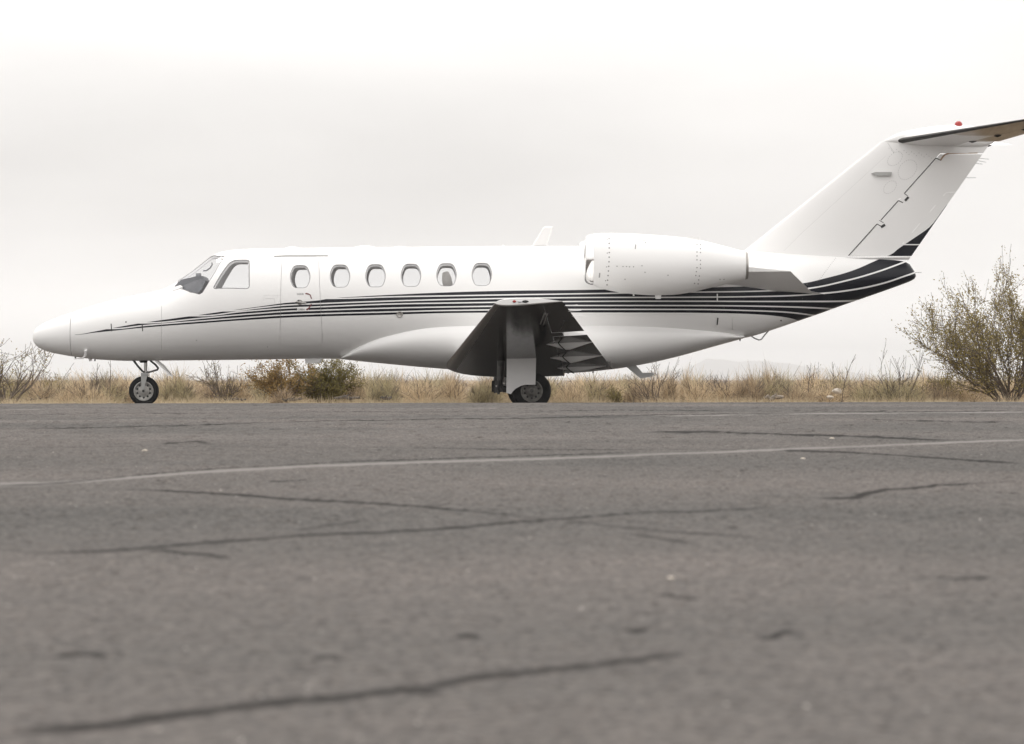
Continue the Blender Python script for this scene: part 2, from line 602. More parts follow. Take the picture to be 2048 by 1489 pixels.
TEDGE = 4.2
m = MB()
xs = [-400, -120, -40, -20] + [-14 + i * 1.0 for i in range(29)] + [20, 40, 120, 400]
ys = [-90, -70] + [-60 + i * 2.0 for i in range(25)] + [-9.5 + i * 0.5 for i in range(28)]
ys = [y for y in ys if y < TEDGE] + [TEDGE]
vs = [(x, y, gz(x, y)) for y in ys for x in xs]
nx = len(xs)
m.add(vs, [(j * nx + i, j * nx + i + 1, (j + 1) * nx + i + 1, (j + 1) * nx + i) for j in range(len(ys) - 1) for i in range(nx - 1)])
tarmac = tag(m.build('tarmac', M_asph), kind='structure', label='grey cracked asphalt apron the jet stands on')

m = MB()
xs = [-8500, -3000, -500, -150, -40, -15, -6.5, 3, 15, 40, 150, 500, 3000, 8500]
ys = [-400, 3.0, 8, 20, 60, 200, 800, 3000, 15200]
vs = [(x, y, -0.13 if y > 0 else -0.6) for y in ys for x in xs]
nx = len(xs)
m.add(vs, [(j * nx + i, j * nx + i + 1, (j + 1) * nx + i + 1, (j + 1) * nx + i) for j in range(len(ys) - 1) for i in range(nx - 1)])
tag(m.build('desert_ground', M_dirt), kind='structure', label='flat dry desert soil reaching to the horizon')

def G(u, v):
    """measurement on the apron -> ground point"""
    d = ray(u, v)
    o = Vector((0, -DIST, CAMH))
    z = 0.0
    for _ in range(20):
        t = (z - o.z) / d.z
        p = o + d * t
        z = gz(p.x, p.y)
    return p

# loose-textured surface: the stones of the top course as real relief, coarser with distance;
# cracks are recessed in it and filled with dark tar, the old paving joint is a pale worn lip
import numpy as np
nrg = np.random.default_rng(3)
rng = random.Random(5)
LINES = []
def line(kind, pxs, w, strength=1.0, brk=0.35):
    pts = sorted((G(u, v).to_tuple() for u, v in pxs), key=lambda p: p[0])
    xs = np.array([p[0] for p in pts])
    ys = np.array([p[1] for p in pts])
    X_ = np.arange(xs[0], xs[-1], 0.03)
    Y_ = np.interp(X_, xs, ys)
    # smooth the corners and let the line wander
    ker = np.ones(9) / 9
    Y_ = np.convolve(np.pad(Y_, 4, mode='edge'), ker, mode='valid')
    wan = np.cumsum(nrg.normal(0, 1, len(X_)))
    wan = wan - np.linspace(wan[0], wan[-1], len(X_))
    wan = wan / (np.abs(wan).max() + 1e-6)
    jit = np.convolve(np.pad(nrg.normal(0, 1, len(X_)), 2, mode='edge'), np.ones(5) / 5, mode='valid')
    big = 2.6 if kind == 'crack' else 0.9
    Y_ = Y_ + wan * w * big + jit * w * (0.9 if kind == 'crack' else 0.3)
    st = np.convolve(np.pad(nrg.uniform(-1, 1, len(X_)), 12, mode='edge'), np.ones(25) / 25, mode='valid')
    st = np.clip(strength * (1 - 0.35 * brk + brk * 4.5 * st), 0.0, 1.15)
    n = len(X_)
    fade = np.clip(np.minimum(np.arange(n), n - 1 - np.arange(n)) / (0.12 * n), 0, 1)
    slope = np.gradient(Y_, X_) if n > 2 else np.zeros(n)
    LINES.append((kind, X_, Y_, st * fade if kind == 'crack' else st, w, 1 / np.sqrt(1 + np.median(slope) ** 2)))
line('joint', [(-60, 973), (0, 971), (160, 968), (260, 957), (420, 945), (700, 931), (1024, 921), (1500, 903), (2100, 879)], 0.15, 1.0, 0.25)
line('crack', [(-60, 975), (130, 972), (230, 960), (260, 953), (420, 941), (700, 926), (1024, 916), (1300, 905)], 0.05, 0.9, 0.5)
line('crack', [(-40, 1117), (90, 1106), (280, 1100), (420, 1092), (520, 1077), (620, 1073), (800, 1066), (1030, 1048), (1240, 1031), (1500, 1018), (1600, 1013)], 0.04, 0.75, 0.5)
line('crack', [(200, 980), (330, 985), (480, 994), (650, 1006), (830, 1017), (960, 1028), (1080, 1042), (1150, 1050), (1240, 1060), (1420, 1073), (1600, 1090), (1800, 1105)], 0.04, 0.75, 0.5)
line('crack', [(1630, 1004), (1690, 996), (1740, 985), (1850, 976), (2100, 963)], 0.06, 0.75, 0.4)
line('crack', [(-60, 1486), (150, 1455), (330, 1436), (560, 1405), (760, 1380), (1000, 1351), (1200, 1324), (1330, 1304), (1450, 1296)], 0.034, 1.0, 0.45)
line('crack', [(535, 962), (580, 963), (622, 962)], 0.07, 0.8, 0.2)
line('crack', [(-40, 861), (150, 858), (350, 854), (520, 847), (700, 842), (1000, 838), (1300, 834)], 0.2, 0.8, 0.6)
line('crack', [(1280, 866), (1380, 865), (1500, 868), (1700, 873), (1940, 884)], 0.18, 0.9, 0.5)
line('crack', [(-40, 900), (200, 896), (500, 897), (900, 898), (1250, 900), (1580, 899)], 0.12, 0.6, 0.6)
line('crack', [(1540, 902), (1750, 910), (2090, 933)], 0.09, 0.6, 0.5)
line('crack', [(330, 886), (390, 887), (460, 890)], 0.14, 0.7, 0.4)
line('crack', [(1024, 824), (1200, 821), (1500, 823), (1700, 825), (2090, 822)], 0.3, 0.8, 0.7)
line('crack', [(-40, 832), (300, 828), (500, 829), (700, 825), (960, 826)], 0.3, 0.7, 0.7)
line('crack', [(1000, 837), (1300, 832), (1600, 830)], 0.22, 0.7, 0.6)
line('crack', [(1680, 838), (1850, 844), (2090, 847)], 0.22, 0.6, 0.6)
# hairline branches off the main cracks
for q in ([(560, 1075), (640, 1060), (700, 1040), (760, 1034)], [(1080, 1043), (1180, 1043), (1300, 1050), (1380, 1049)], [(830, 1017), (900, 1010), (1000, 1012)], [(300, 1100), (380, 1110), (470, 1128)], [(1850, 976), (1930, 984), (2060, 990)], [(760, 1380), (850, 1382), (930, 1394)], [(1700, 873), (1800, 868), (1950, 866)], [(1240, 1060), (1330, 1085), (1420, 1098)]):
    line('crack', q, 0.022, 0.7, 0.5)
line('joint', [(1280, 834), (1600, 830), (2090, 825)], 0.4, 0.8, 0.5)
line('joint', [(-40, 821), (300, 819), (700, 818), (1000, 818)], 0.5, 0.5, 0.7)
line('joint', [(-40, 846), (300, 841), (700, 848), (1000, 843), (1500, 841)], 0.35, 0.35, 0.9)
for (u, v, l) in ((1360, 1200, 60), (1790, 1198, 50), (1560, 1272, 70), (1930, 1155, 70), (1270, 1258, 40), (150, 1325, 80), (940, 1285, 50), (660, 1328, 60), (1090, 1402, 70), (1255, 1410, 50), (600, 1165, 40), (1850, 1290, 60), (300, 1235, 50)):
    line('crack', [(u - l, v + 3), (u, v), (u + l, v - 3)], 0.035, 0.7, 0.7)

def relief(x0, x1, y0, y1, st, amp):
    gx = np.arange(x0, x1 + st / 2, st)
    gy = np.arange(y0, y1 + st / 2, st)
    XX, YY = np.meshgrid(gx, gy)
    XX = XX + nrg.uniform(-0.35, 0.35, XX.shape) * st
    YY = YY + nrg.uniform(-0.35, 0.35, YY.shape) * st
    crest = 0.0655 + np.clip(XX, -8, 8) * 0.0018
    ZZ = crest * np.clip((YY + DIST) / (DIST - 8.0), 0, 1) ** 1.4
    h = nrg.normal(0, 1, XX.shape)
    ex = np.clip(np.minimum(np.minimum(XX - x0, x1 - XX), np.minimum(YY - y0, y1 - YY)) / (4 * st), 0, 1)
    att = {'crack': np.zeros(XX.shape), 'joint': np.zeros(XX.shape)}
    for kind, LX, LY, ST, w, cs in LINES:
        if LY.max() < y0 - 1 or LY.min() > y1 + 1:
            continue
        yc = np.interp(XX, LX, LY)
        sv = np.interp(XX, LX, ST, left=0, right=0)
        d = np.abs(YY - yc) * cs
        att[kind] = np.maximum(att[kind], sv * np.exp(-(d / (w * 0.9)) ** 2))
    ZZ = ZZ + np.clip(h, -1.5, 2.2) * amp * ex * (1 - 0.75 * np.clip(att['crack'] + att['joint'], 0, 1)) + 0.002
    ZZ = ZZ + (att['crack'] * 0.6 + att['joint']) * amp * ex
    ny_, nx_ = XX.shape
    me = bpy.data.meshes.new('apron_surface')
    me.vertices.add(nx_ * ny_)
    me.vertices.foreach_set('co', np.stack([XX, YY, ZZ], -1).astype(np.float32).ravel())
    i = np.arange(nx_ - 1)[None, :] + np.arange(ny_ - 1)[:, None] * nx_
    q = np.stack([i, i + 1, i + 1 + nx_, i + nx_], -1).reshape(-1, 4)
    me.loops.add(q.size)
    me.loops.foreach_set('vertex_index', q.ravel().astype(np.int32))
    me.polygons.add(len(q))
    me.polygons.foreach_set('loop_start', (np.arange(len(q)) * 4).astype(np.int32))
    me.polygons.foreach_set('use_smooth', np.ones(len(q), bool))
    me.update()
    me.validate()
    for kind, a in att.items():
        at = me.attributes.new(kind, 'FLOAT', 'POINT')
        at.data.foreach_set('value', a.astype(np.float32).ravel())
    me.materials.append(M_asph)
    o = link('apron_surface', me, tarmac)
    tag(o, kind='stuff')
relief(-1.8, 1.8, -55.0, -49.0, 0.011, 0.0013)
relief(-3.6, 3.6, -49.0, -36.0, 0.018, 0.0023)
relief(-8.4, 8.4, -36.0, -9.0, 0.048, 0.005)

# pale stones lying on the apron
M_stone = noisy(mat('pale_stone', (0.45, 0.4, 0.34), 0.9), 40.0, (0.36, 0.32, 0.27), (0.52, 0.47, 0.4))
def stone_mesh(seed, sz):
    rg = random.Random(seed)
    mb = MB()
    vs, fs = [], []
    nlat, nlon = 4, 7
    for i in range(nlat + 1):
        th = math.pi * i / nlat
        for j in range(nlon):
            ph = 2 * math.pi * j / nlon
            r = sz * rg.uniform(0.75, 1.1)
            vs.append((r * math.sin(th) * math.cos(ph), r * math.sin(th) * math.sin(ph) * 0.8, r * math.cos(th) * 0.55))
    for i in range(nlat):
        for j in range(nlon):
            j2 = (j + 1) % nlon
            fs.append((i * nlon + j, (i + 1) * nlon + j, (i + 1) * nlon + j2, i * nlon + j2))
    mb.add(vs, fs, 0, False)
    return mb
for k, (u, v, sz, lab) in enumerate(((1342, 1160, 0.008, 'small cream pebble on the apron nearest the camera'),
                                     (290, 904, 0.016, 'pale pebble on the apron in front of the nose wheel'),
                                     (1606, 920, 0.013, 'pale pebble on the apron just below the light paving joint'),
                                     (1664, 879, 0.015, 'tan pebble on the apron beyond the light paving joint'))):
    o = stone_mesh(k, sz).build('pebble', M_stone)
    p = G(u, v)
    o.location = (p.x, p.y, p.z + sz * 0.3)
    tag(o, lab, 'pebble', 'pebbles on the apron')

# ------------------------------------------------------------------ the jet
jet = bpy.data.objects.new('business_jet', None)
C.objects.link(jet)
jet.rotation_euler = (0, 0, YAW)
tag(jet, 'white twin-engine business jet with dark navy stripes parked on the apron', 'airplane')

TOP = [(65.8, 676), (66.05, 672.3), (66.8, 668.5), (68, 664.5), (70.2, 660), (74, 655.7), (80.5, 651), (90, 646), (103, 640.3), (122, 633), (145, 625.2), (200, 608), (258, 593.5), (302, 585), (323, 580), (346, 569), (365, 556.5), (384, 543.5), (403, 528.5), (421, 514.5), (433, 507.8), (446, 503.6), (471, 500), (510, 498), (571, 497), (800, 494.5), (1100, 492.5), (1300, 494), (1450, 500), (1600, 508.5), (1700, 515), (1800, 522), (1815, 525), (1824, 536), (1830, 546), (1832, 552)]
BOT = [(65.8, 676), (66.05, 679.7), (66.8, 682.5), (68, 685.5), (70.2, 689), (74, 693), (80.5, 697.3), (90, 701.5), (103, 705.5), (122, 709.7), (149, 714), (194, 719.3), (258, 722.3), (302, 722), (400, 721), (510, 719.8), (600, 718.3), (690, 718), (800, 718), (1100, 716), (1250, 706), (1400, 691), (1500, 674), (1550, 658.5), (1606, 639.3), (1635, 629.3), (1680, 613), (1725, 597.5), (1761, 585), (1800, 571), (1817, 564.5), (1826, 560), (1830, 556.5), (1832, 552)]
MID = [(65.8, 676), (103, 673), (145, 669), (258, 655), (346, 640), (400, 629), (450, 620), (510, 612), (571, 608), (1165, 606), (1300, 601), (1400, 592), (1500, 584), (1600, 573), (1700, 561), (1800, 553), (1832, 552)]
WID = [(65.8, 0.0), (66.05, 0.028), (66.8, 0.055), (68, 0.085), (70.2, 0.12), (74, 0.16), (80.5, 0.2), (90, 0.24), (103, 0.28), (122, 0.325), (145, 0.37), (200, 0.46), (258, 0.54), (302, 0.59), (346, 0.645), (400, 0.715), (450, 0.77), (510, 0.81), (571, 0.825), (1230, 0.825), (1350, 0.785), (1450, 0.69), (1550, 0.53), (1650, 0.36), (1750, 0.21), (1800, 0.15), (1815, 0.125), (1824, 0.09), (1830, 0.04), (1832, 0.0)]
f_top = pchip([P(u, v) for u, v in TOP])
f_bot = pchip([P(u, v) for u, v in BOT])
f_mid = pchip([P(u, v) for u, v in MID])
f_wid = pchip([(P(u, 600)[0], w) for u, w in WID])
XN, XT = P(65.8, 676)[0], P(1832, 552)[0]
def X(u, y=0.0):
    return P(u, 600, y)[0]

def sec(x):
    zc = f_mid(x)
    return f_wid(x), zc, max(f_top(x) - zc, 0.0), max(zc - f_bot(x), 0.0)

def surf(x, ph, off=0.0):
    """left side (y<0) of the fuselage; ph from -90 (keel) to 90 (crown) degrees in radians"""
    w, zc, ht, hb = sec(x)
    h = ht if ph >= 0 else hb
    s, c = math.sin(ph), math.cos(ph)
    p = Vector((x, -w * c, zc + h * s))
    if off:
        p += snorm(x, ph) * off
    return p

def snorm(x, ph):
    e = 2e-3
    xa, xb = max(XN + 1e-4, x - e), min(XT - 1e-4, x + e)
    if xa >= xb:
        return Vector((-1 if x < 0 else 1, 0, 0))
    pa, pb = max(-math.pi / 2, ph - e), min(math.pi / 2, ph + e)
    tx = surf(xb, ph) - surf(xa, ph)
    tp = surf(x, pb) - surf(x, pa)
    n = tx.cross(tp)
    if n.length < 1e-12:
        return Vector((-1 if x < 0 else 1, 0, 0))
    n.normalize()
    w, zc, ht, hb = sec(x)
    outv = Vector((0, -math.cos(ph), math.sin(ph)))
    if abs(x - XN) < 0.02:
        outv += Vector((-1, 0, 0))
    if n.dot(outv) < 0:
        n = -n
    return n

def phi_of(x, z):
    w, zc, ht, hb = sec(x)
    if z >= zc:
        return math.asin(max(-1, min(1, (z - zc) / max(ht, 1e-6))))
    return math.asin(max(-1, min(1, (z - zc) / max(hb, 1e-6))))

def dom(u, v):
    """measurement on the side of the fuselage -> (x, phi)"""
    y = -0.75
    for _ in range(4):
        x, z = P(u, v, y)
        ph = phi_of(x, z)
        y = surf(x, ph).y
    return x, ph
KP = 0.82
def domk(u, v):
    x, ph = dom(u, v)
    return (x, ph * KP)

# openings, all in the unrolled (x, phi*KP) sheet
WIN_C = [(600.4, 553.6), (680, 552.4), (751, 551.8), (822, 550.9), (893, 549.9), (963.6, 549.1)]
win_out = []
for (cu, cvv) in WIN_C:
    base = [(-13.5, -23), (13.5, -23), (20.3, -5), (20.3, 6), (14, 23), (-14, 23), (-20.3, 6), (-20.3, -5)]
    win_out.append([domk(cu + a, cvv + b_) for a, b_ in roundpoly(base, [9, 9, 16, 16, 9, 9, 16, 16], 5)])
ck_out = [domk(u, v) for u, v in roundpoly([(424, 578.5), (499.5, 578.5), (499.5, 519.5), (461, 519.5)], [8, 8, 6, 16], 5)]
# windscreen: from the post line round to just short of the centre post
def top_dom(u, yoff):
    x = X(u)
    w, zc, ht, hb = sec(x)
    return (x, math.acos(min(1, yoff / max(w, 1e-3))) * KP)
ws_pts = [domk(353, 578), domk(380, 585.5), domk(398, 589.5), domk(405, 586.5), domk(414, 572), domk(430, 546), domk(449.5, 515.5), domk(450, 513.2), domk(446, 512.2)]
ws_pts += [domk(436, 512.5), top_dom(429, 0.14), top_dom(422, 0.05), top_dom(408, 0.035), top_dom(395, 0.035), top_dom(380, 0.035), top_dom(366, 0.035), top_dom(357, 0.04)]
door_out = [domk(u, v) for u, v in roundpoly([(564, 514), (637.5, 514), (641, 600), (644.8, 668), (645, 693), (559.5, 693), (560.5, 640)], [10, 10, 1, 1, 12, 12, 1], 6)]

def resample(poly, md=0.045):
    out = []
    n = len(poly)
    for i in range(n):
        a, b_ = poly[i], poly[(i + 1) % n]
        k = max(1, int(math.hypot(b_[0] - a[0], b_[1] - a[1]) / md))
        for j in range(k):
            t = j / k
            out.append((a[0] + (b_[0] - a[0]) * t, a[1] + (b_[1] - a[1]) * t))
    return out

def loops(poly, d):
    q = offpoly(poly, d)
    return resample(poly), resample(q)

W = [loops(p, 0.007) for p in win_out] + [loops(ck_out, 0.011), loops(ws_pts, 0.009)]
D_o, D_i = loops(door_out, 0.0045)
rad_x = X(145)
seams = []      # thin open joints: rectangles in the sheet
def seam_x(u, v0, v1, wd=0.005):
    a = [domk(u, v0 + (v1 - v0) * k / 8.0) for k in range(9)]
    seams.append([(p[0] - wd / 2, p[1]) for p in a] + [(p[0] + wd / 2, p[1]) for p in reversed(a)])
def seam_path(pts, wd=0.005):
    a = [domk(u, v) for u, v in pts]
    l, r = [], []
    for i, p in enumerate(a):
        q0, q1 = a[max(i - 1, 0)], a[min(i + 1, len(a) - 1)]
        t = Vector((q1[0] - q0[0], q1[1] - q0[1])).normalized()
        l.append((p[0] - t.y * wd / 2, p[1] + t.x * wd / 2))
        r.append((p[0] + t.y * wd / 2, p[1] - t.x * wd / 2))
    seams.append(l + r[::-1])
seams.append([(rad_x - 0.003, -math.pi / 2 * KP + 0.002)] + [(rad_x + 0.003, -math.pi / 2 * KP + 0.002)] + [(rad_x + 0.003, math.pi / 2 * KP - 0.002), (rad_x - 0.003, math.pi / 2 * KP - 0.002)])
seam_x(323, 612, 700, 0.003)
seam_path([(328, 695), (400, 694.5), (480, 692.5), (548, 690)], 0.003)
seam_x(1465, 634, 660, 0.003)
seam_path([(527, 601), (527, 592), (558, 592)], 0.003)
seam_path([(530, 598), (549, 598), (549, 607)], 0.003)

seams = [resample(q) for q in seams]

def sheet(xs, phs, polys):
    """triangulate the unrolled sheet with the outlines as edges"""
    pts, edges = [], []
    for poly in polys:
        b = len(pts)
        n = len(poly)
        pts += [Vector(p) for p in poly]
        edges += [(b + i, b + (i + 1) % n) for i in range(n)]
    PL = [Poly(p) for p in seams]
    lim = math.pi / 2 * KP
    for x in xs:
        for ph in phs:
            q = (x, ph * KP)
            if any(s.has(*q) for s in PL):
                continue
            pts.append(Vector(q))
    vo, eo, fo, _, _, _ = delaunay_2d_cdt(pts, edges, [], 0, 1e-5)
    return [tuple(v) for v in vo], [tuple(f) for f in fo]

xs_f = [XN + 0.0003, XN + 0.002, XN + 0.006, XN + 0.012, XN + 0.022, XN + 0.036, XN + 0.055, XN + 0.08, XN + 0.11, XN + 0.15, XN + 0.2, XN + 0.26]
x = XN + 0.32
while x < XT - 0.12:
    xs_f.append(x)
    x += 0.07
xs_f += [XT - 0.1, XT - 0.075, XT - 0.055, XT - 0.036, XT - 0.02, XT - 0.01, XT - 0.004, XT - 0.0005]
NPH = 44
phs_f = [-math.pi / 2 + math.pi * k / NPH for k in range(NPH + 1)]
polys = []
for a, b_ in W:
    polys += [a, b_]
polys += [D_o, D_i] + seams
SV, SF = sheet(xs_f, phs_f, polys)
PW = [(Poly(a), Poly(b_)) for a, b_ in W]
PD = (Poly(D_o), Poly(D_i))
PS = [Poly(s) for s in seams]

cls = []
for f in SF:
    cx = sum(SV[i][0] for i in f) / 3
    cy = sum(SV[i][1] for i in f) / 3
    k = 'body'
    for wi, (a, b_) in enumerate(PW):
        if a.has(cx, cy):
            k = ('pane', wi) if b_.has(cx, cy) else ('seal', wi)
            break
    if k == 'body':
        if any(s.has(cx, cy) for s in PS):
            k = 'gap'
        elif PD[0].has(cx, cy):
            k = 'door' if PD[1].has(cx, cy) else 'doorgap'
        elif cx < rad_x:
            k = 'radome'
    elif isinstance(k, tuple) and k[1] == 0 and False:
        pass
    cls.append(k)

POS = [surf(v[0], v[1] / KP) for v in SV]
NRM = [snorm(v[0], v[1] / KP) for v in SV]
def skin(name, want, mats, parent, off=0.0, right=False, both=False):
    mb = MB()
    nr = []
    idx = {}
    sides = (False, True) if both else (right,)
    for rt in sides:
        idx = {}
        fs = []
        loc_v = []
        for f, k in zip(SF, cls):
            if not want(k, rt):
                continue
            g = []
            for i in f:
                if i not in idx:
                    idx[i] = len(loc_v)
                    p = POS[i] + NRM[i] * off
                    n = NRM[i]
                    if rt:
                        p, n = Vector((p.x, -p.y, p.z)), Vector((n.x, -n.y, n.z))
                    loc_v.append(p)
                    nr.append(n)
                g.append(idx[i])
            a, b_, c = (loc_v[q] for q in g)
            nn = (b_ - a).cross(c - a)
            if nn.dot(nr[len(mb.v) + g[0]]) < 0:
                g.reverse()
            fs.append(tuple(g))
        mb.add(loc_v, fs)
    return mb.build(name, mats, parent, normals=nr)

fus = skin('fuselage', lambda k, rt: k == 'body' or (rt and k in ('door', 'doorgap')), M_livery, jet, both=True)
rad = skin('radome', lambda k, rt: k == 'radome', M_livery, jet, both=True)
door = skin('cabin_door', lambda k, rt: k == 'door', M_livery, jet)
for rt in (False, True):
    for wi in range(8):
        nm = 'cabin_window' if wi < 6 else ('cockpit_window' if wi == 6 else 'windscreen')
        pane = skin(nm, lambda k, r_, wi=wi: k == ('pane', wi), M_glass, jet, off=-0.006, right=rt)
        skin('window_seal', lambda k, r_, wi=wi: k == ('seal', wi), M_seal, pane, off=0.0, right=rt)

# lining: inner wall with its own (smaller) openings, reveals between
LOFF = -0.04
lin_in = []
for i, (a, b_) in enumerate(W):
    lin_in.append(offpoly(b_, 0.010 if i < 6 else (0.012 if i == 6 else 0.008)))
lx0, lx1 = X(340), X(1012)
seams_keep = seams
seams = []
xs_l = [lx0 + (lx1 - lx0) * k / 60 for k in range(61)]
phs_l = [-math.pi / 2 + math.pi * k / 24 for k in range(25)]
LV, LF = sheet(xs_l, phs_l, lin_in)
seams = seams_keep
PLN = [Poly(p) for p in lin_in]
mb = MB()
lp = [surf(v[0], v[1] / KP, LOFF) for v in LV]
keep = []
for f in LF:
    cx = sum(LV[i][0] for i in f) / 3
    cy = sum(LV[i][1] for i in f) / 3
    if not any(p.has(cx, cy) for p in PLN):
        keep.append(f)
mb.add(lp, keep)
for (a, b_), c in zip(W, lin_in):
    n = len(c)
    ring = [surf(q[0], q[1] / KP, -0.008) for q in b_] + [surf(q[0], q[1] / KP, LOFF) for q in c]
    mb.add(ring, [(i, (i + 1) % n, n + (i + 1) % n, n + i) for i in range(n)])
mr_ = mb.mirror()
mb.add(mr_.v, mr_.f)
for xe in (lx0, lx1):
    ring = [surf(xe, -math.pi / 2 + math.pi * k / 24, LOFF) for k in range(25)]
    ring += [Vector((p.x, -p.y, p.z)) for p in reversed(ring[1:-1])]
    mb.add(ring, [tuple(range(len(ring)))], 0, False)
liner = mb.build('cabin_lining', M_liner, jet)
mb = MB()
zf = P(700, 655)[1]
mb.box((X(420), -0.68, zf - 0.02), (X(1010), 0.68, zf))
mb.build('cabin_floor', M_carpet, jet)

# cabin seat seen through the fifth window, cockpit fittings
def seat(u, v, y, parent):
    x0, z1 = P(u, v, y)
    mb = MB()
    M = Matrix.Translation((x0, y, z1)) @ Matrix.Rotation(R(-12), 4, 'Y')
    prof = roundpoly([(-0.06, -0.75), (0.08, -0.75), (0.085, -0.1), (0.06, 0.0), (-0.035, 0.0), (-0.065, -0.12)], 0.03, 4)
    n = len(prof)
    vs = [M @ Vector((p[0], yy, p[1])) for yy in (-0.2, -0.17, 0.17, 0.2) for p in ([prof, prof, prof, prof][0])]
    fs = [(r * n + i, r * n + (i + 1) % n, (r + 1) * n + (i + 1) % n, (r + 1) * n + i) for r in range(3) for i in range(n)]
    mb.add(vs, fs)
    mb.add(vs[:n], [tuple(range(n))], 0, False)
    mb.add(vs[-n:], [tuple(range(n))], 0, False)
    b = mb.build('cabin_seat', M_seat, parent)
    c = MB()
    c.box((x0 - 0.5, y - 0.22, zf + 0.18), (x0 + 0.05, y + 0.22, zf + 0.34))
    c.build('seat_cushion', M_seat, b)
    return b
seat(889, 545, -0.42, jet)
seat(889, 545, 0.42, jet)

mb = MB()
gp = [P(u, v) for u, v in [(352, 574), (366, 561), (384, 557.5), (399, 554), (411, 554.5), (416, 564), (407, 582), (396, 594), (370, 596)]]
n = len(gp)
for (y0, y1, mi) in ((-0.55, 0.55, 0),):
    k0 = 0.86
    vs = [(p[0], y0 * (0.62 + 0.38 * min(1, (p[0] - gp[0][0]) / 0.45)), p[1]) for p in gp] + [(p[0], y1 * (0.62 + 0.38 * min(1, (p[0] - gp[0][0]) / 0.45)), p[1]) for p in gp]
    mb.add(vs, [(i, (i + 1) % n, n + (i + 1) % n, n + i) for i in range(n)], 0, False)
    mb.add(vs, [tuple(range(n)), tuple(range(n, 2 * n))], 0, False)
mb.build('glareshield', M_panel, jet)
mb = MB()
x0, z0 = P(392, 555)
x1, z1 = P(402, 547)
mb.box((x0, -0.05, z0), (x1, 0.05, z1))
mb.build('standby_compass', M_panel, jet)
mb = MB()
hp = [P(u, v) for u, v in [(403, 541), (410, 540.5), (417, 535.5), (421.5, 529), (421, 524)]]
mb.tube([(p[0], 0.34, p[1]) for p in hp], 0.012, 6)
mb.build('grab_handle', M_panel, jet)
# sun-visor / hood lip in front of the windscreen (wiper deflector step)
mb = MB()
pa = [(346, 569), (352, 568), (366, 574), (357, 578.5), (346, 582)]
vs = []
for u, v in pa:
    x_, ph_ = dom(u, v)
    vs.append(surf(x_, min(ph_, R(75)), 0.012))
vs2 = [Vector(p) - Vector((0, 0, 0.035)) for p in vs]
n = len(vs)
mb.add(vs + vs2, [tuple(range(n)), tuple(range(2 * n - 1, n - 1, -1))] + [(i, n + i, n + (i + 1) % n, (i + 1) % n) for i in range(n)], 0, False)
both_(mb, 'rain_deflector', M_white, jet)

# ---- belly fairing
FE = [(684, 714), (692, 707), (705, 699), (735, 685), (760, 676), (800, 665.5), (850, 656), (900, 652), (1000, 650), (1200, 650.5), (1300, 653), (1400, 660), (1460, 666), (1486, 671)]
FB = [(684, 719), (720, 723), (760, 727), (850, 735.3), (960, 743.5), (1060, 748), (1140, 746.5), (1225, 739), (1290, 728.5), (1350, 715), (1430, 693), (1486, 677.5)]
FBU = [(684, 0.0), (720, 0.02), (760, 0.045), (850, 0.10), (960, 0.13), (1150, 0.13), (1300, 0.10), (1400, 0.06), (1460, 0.02), (1486, 0.0)]
fe = pchip([P(u, v, -0.8) for u, v in FE])
fb = pchip([P(u, v) for u, v in FB])
fbu = pchip([(X(u), w) for u, w in FBU])
mb = MB()
xa, xb = X(684), X(1486)
NS, NT = 70, 22
vs = []
for i in range(NS + 1):
    t = i / NS
    x = xa + (xb - xa) * (0.5 - 0.5 * math.cos(math.pi * t)) if False else xa + (xb - xa) * t
    ze, zb = fe(x), fb(x)
    w = sec(x)[0]
    y0 = abs(surf(x, phi_of(x, ze)).y)
    bu = fbu(x)
    ym = max(y0, w * 0.55) + bu
    h = ze - zb
    for j in range(NT + 1):
        s = j / NT
        p0, p1, p2, p3 = (y0 - 0.012, ze), (ym + 0.09, ze - 0.42 * h), (ym * 0.78, zb), (0.0, zb)
        a, b_, c, d = (1 - s) ** 3, 3 * s * (1 - s) ** 2, 3 * s * s * (1 - s), s ** 3
        vs.append((x, -(a * p0[0] + b_ * p1[0] + c * p2[0] + d * p3[0]), a * p0[1] + b_ * p1[1] + c * p2[1] + d * p3[1]))
fs = [(i * (NT + 1) + j, i * (NT + 1) + j + 1, (i + 1) * (NT + 1) + j + 1, (i + 1) * (NT + 1) + j) for i in range(NS) for j in range(NT)]
mb.add(vs, fs)
rm = mb.mirror()
mb.add(rm.v, rm.f)
mb.build('belly_fairing', M_white, jet)

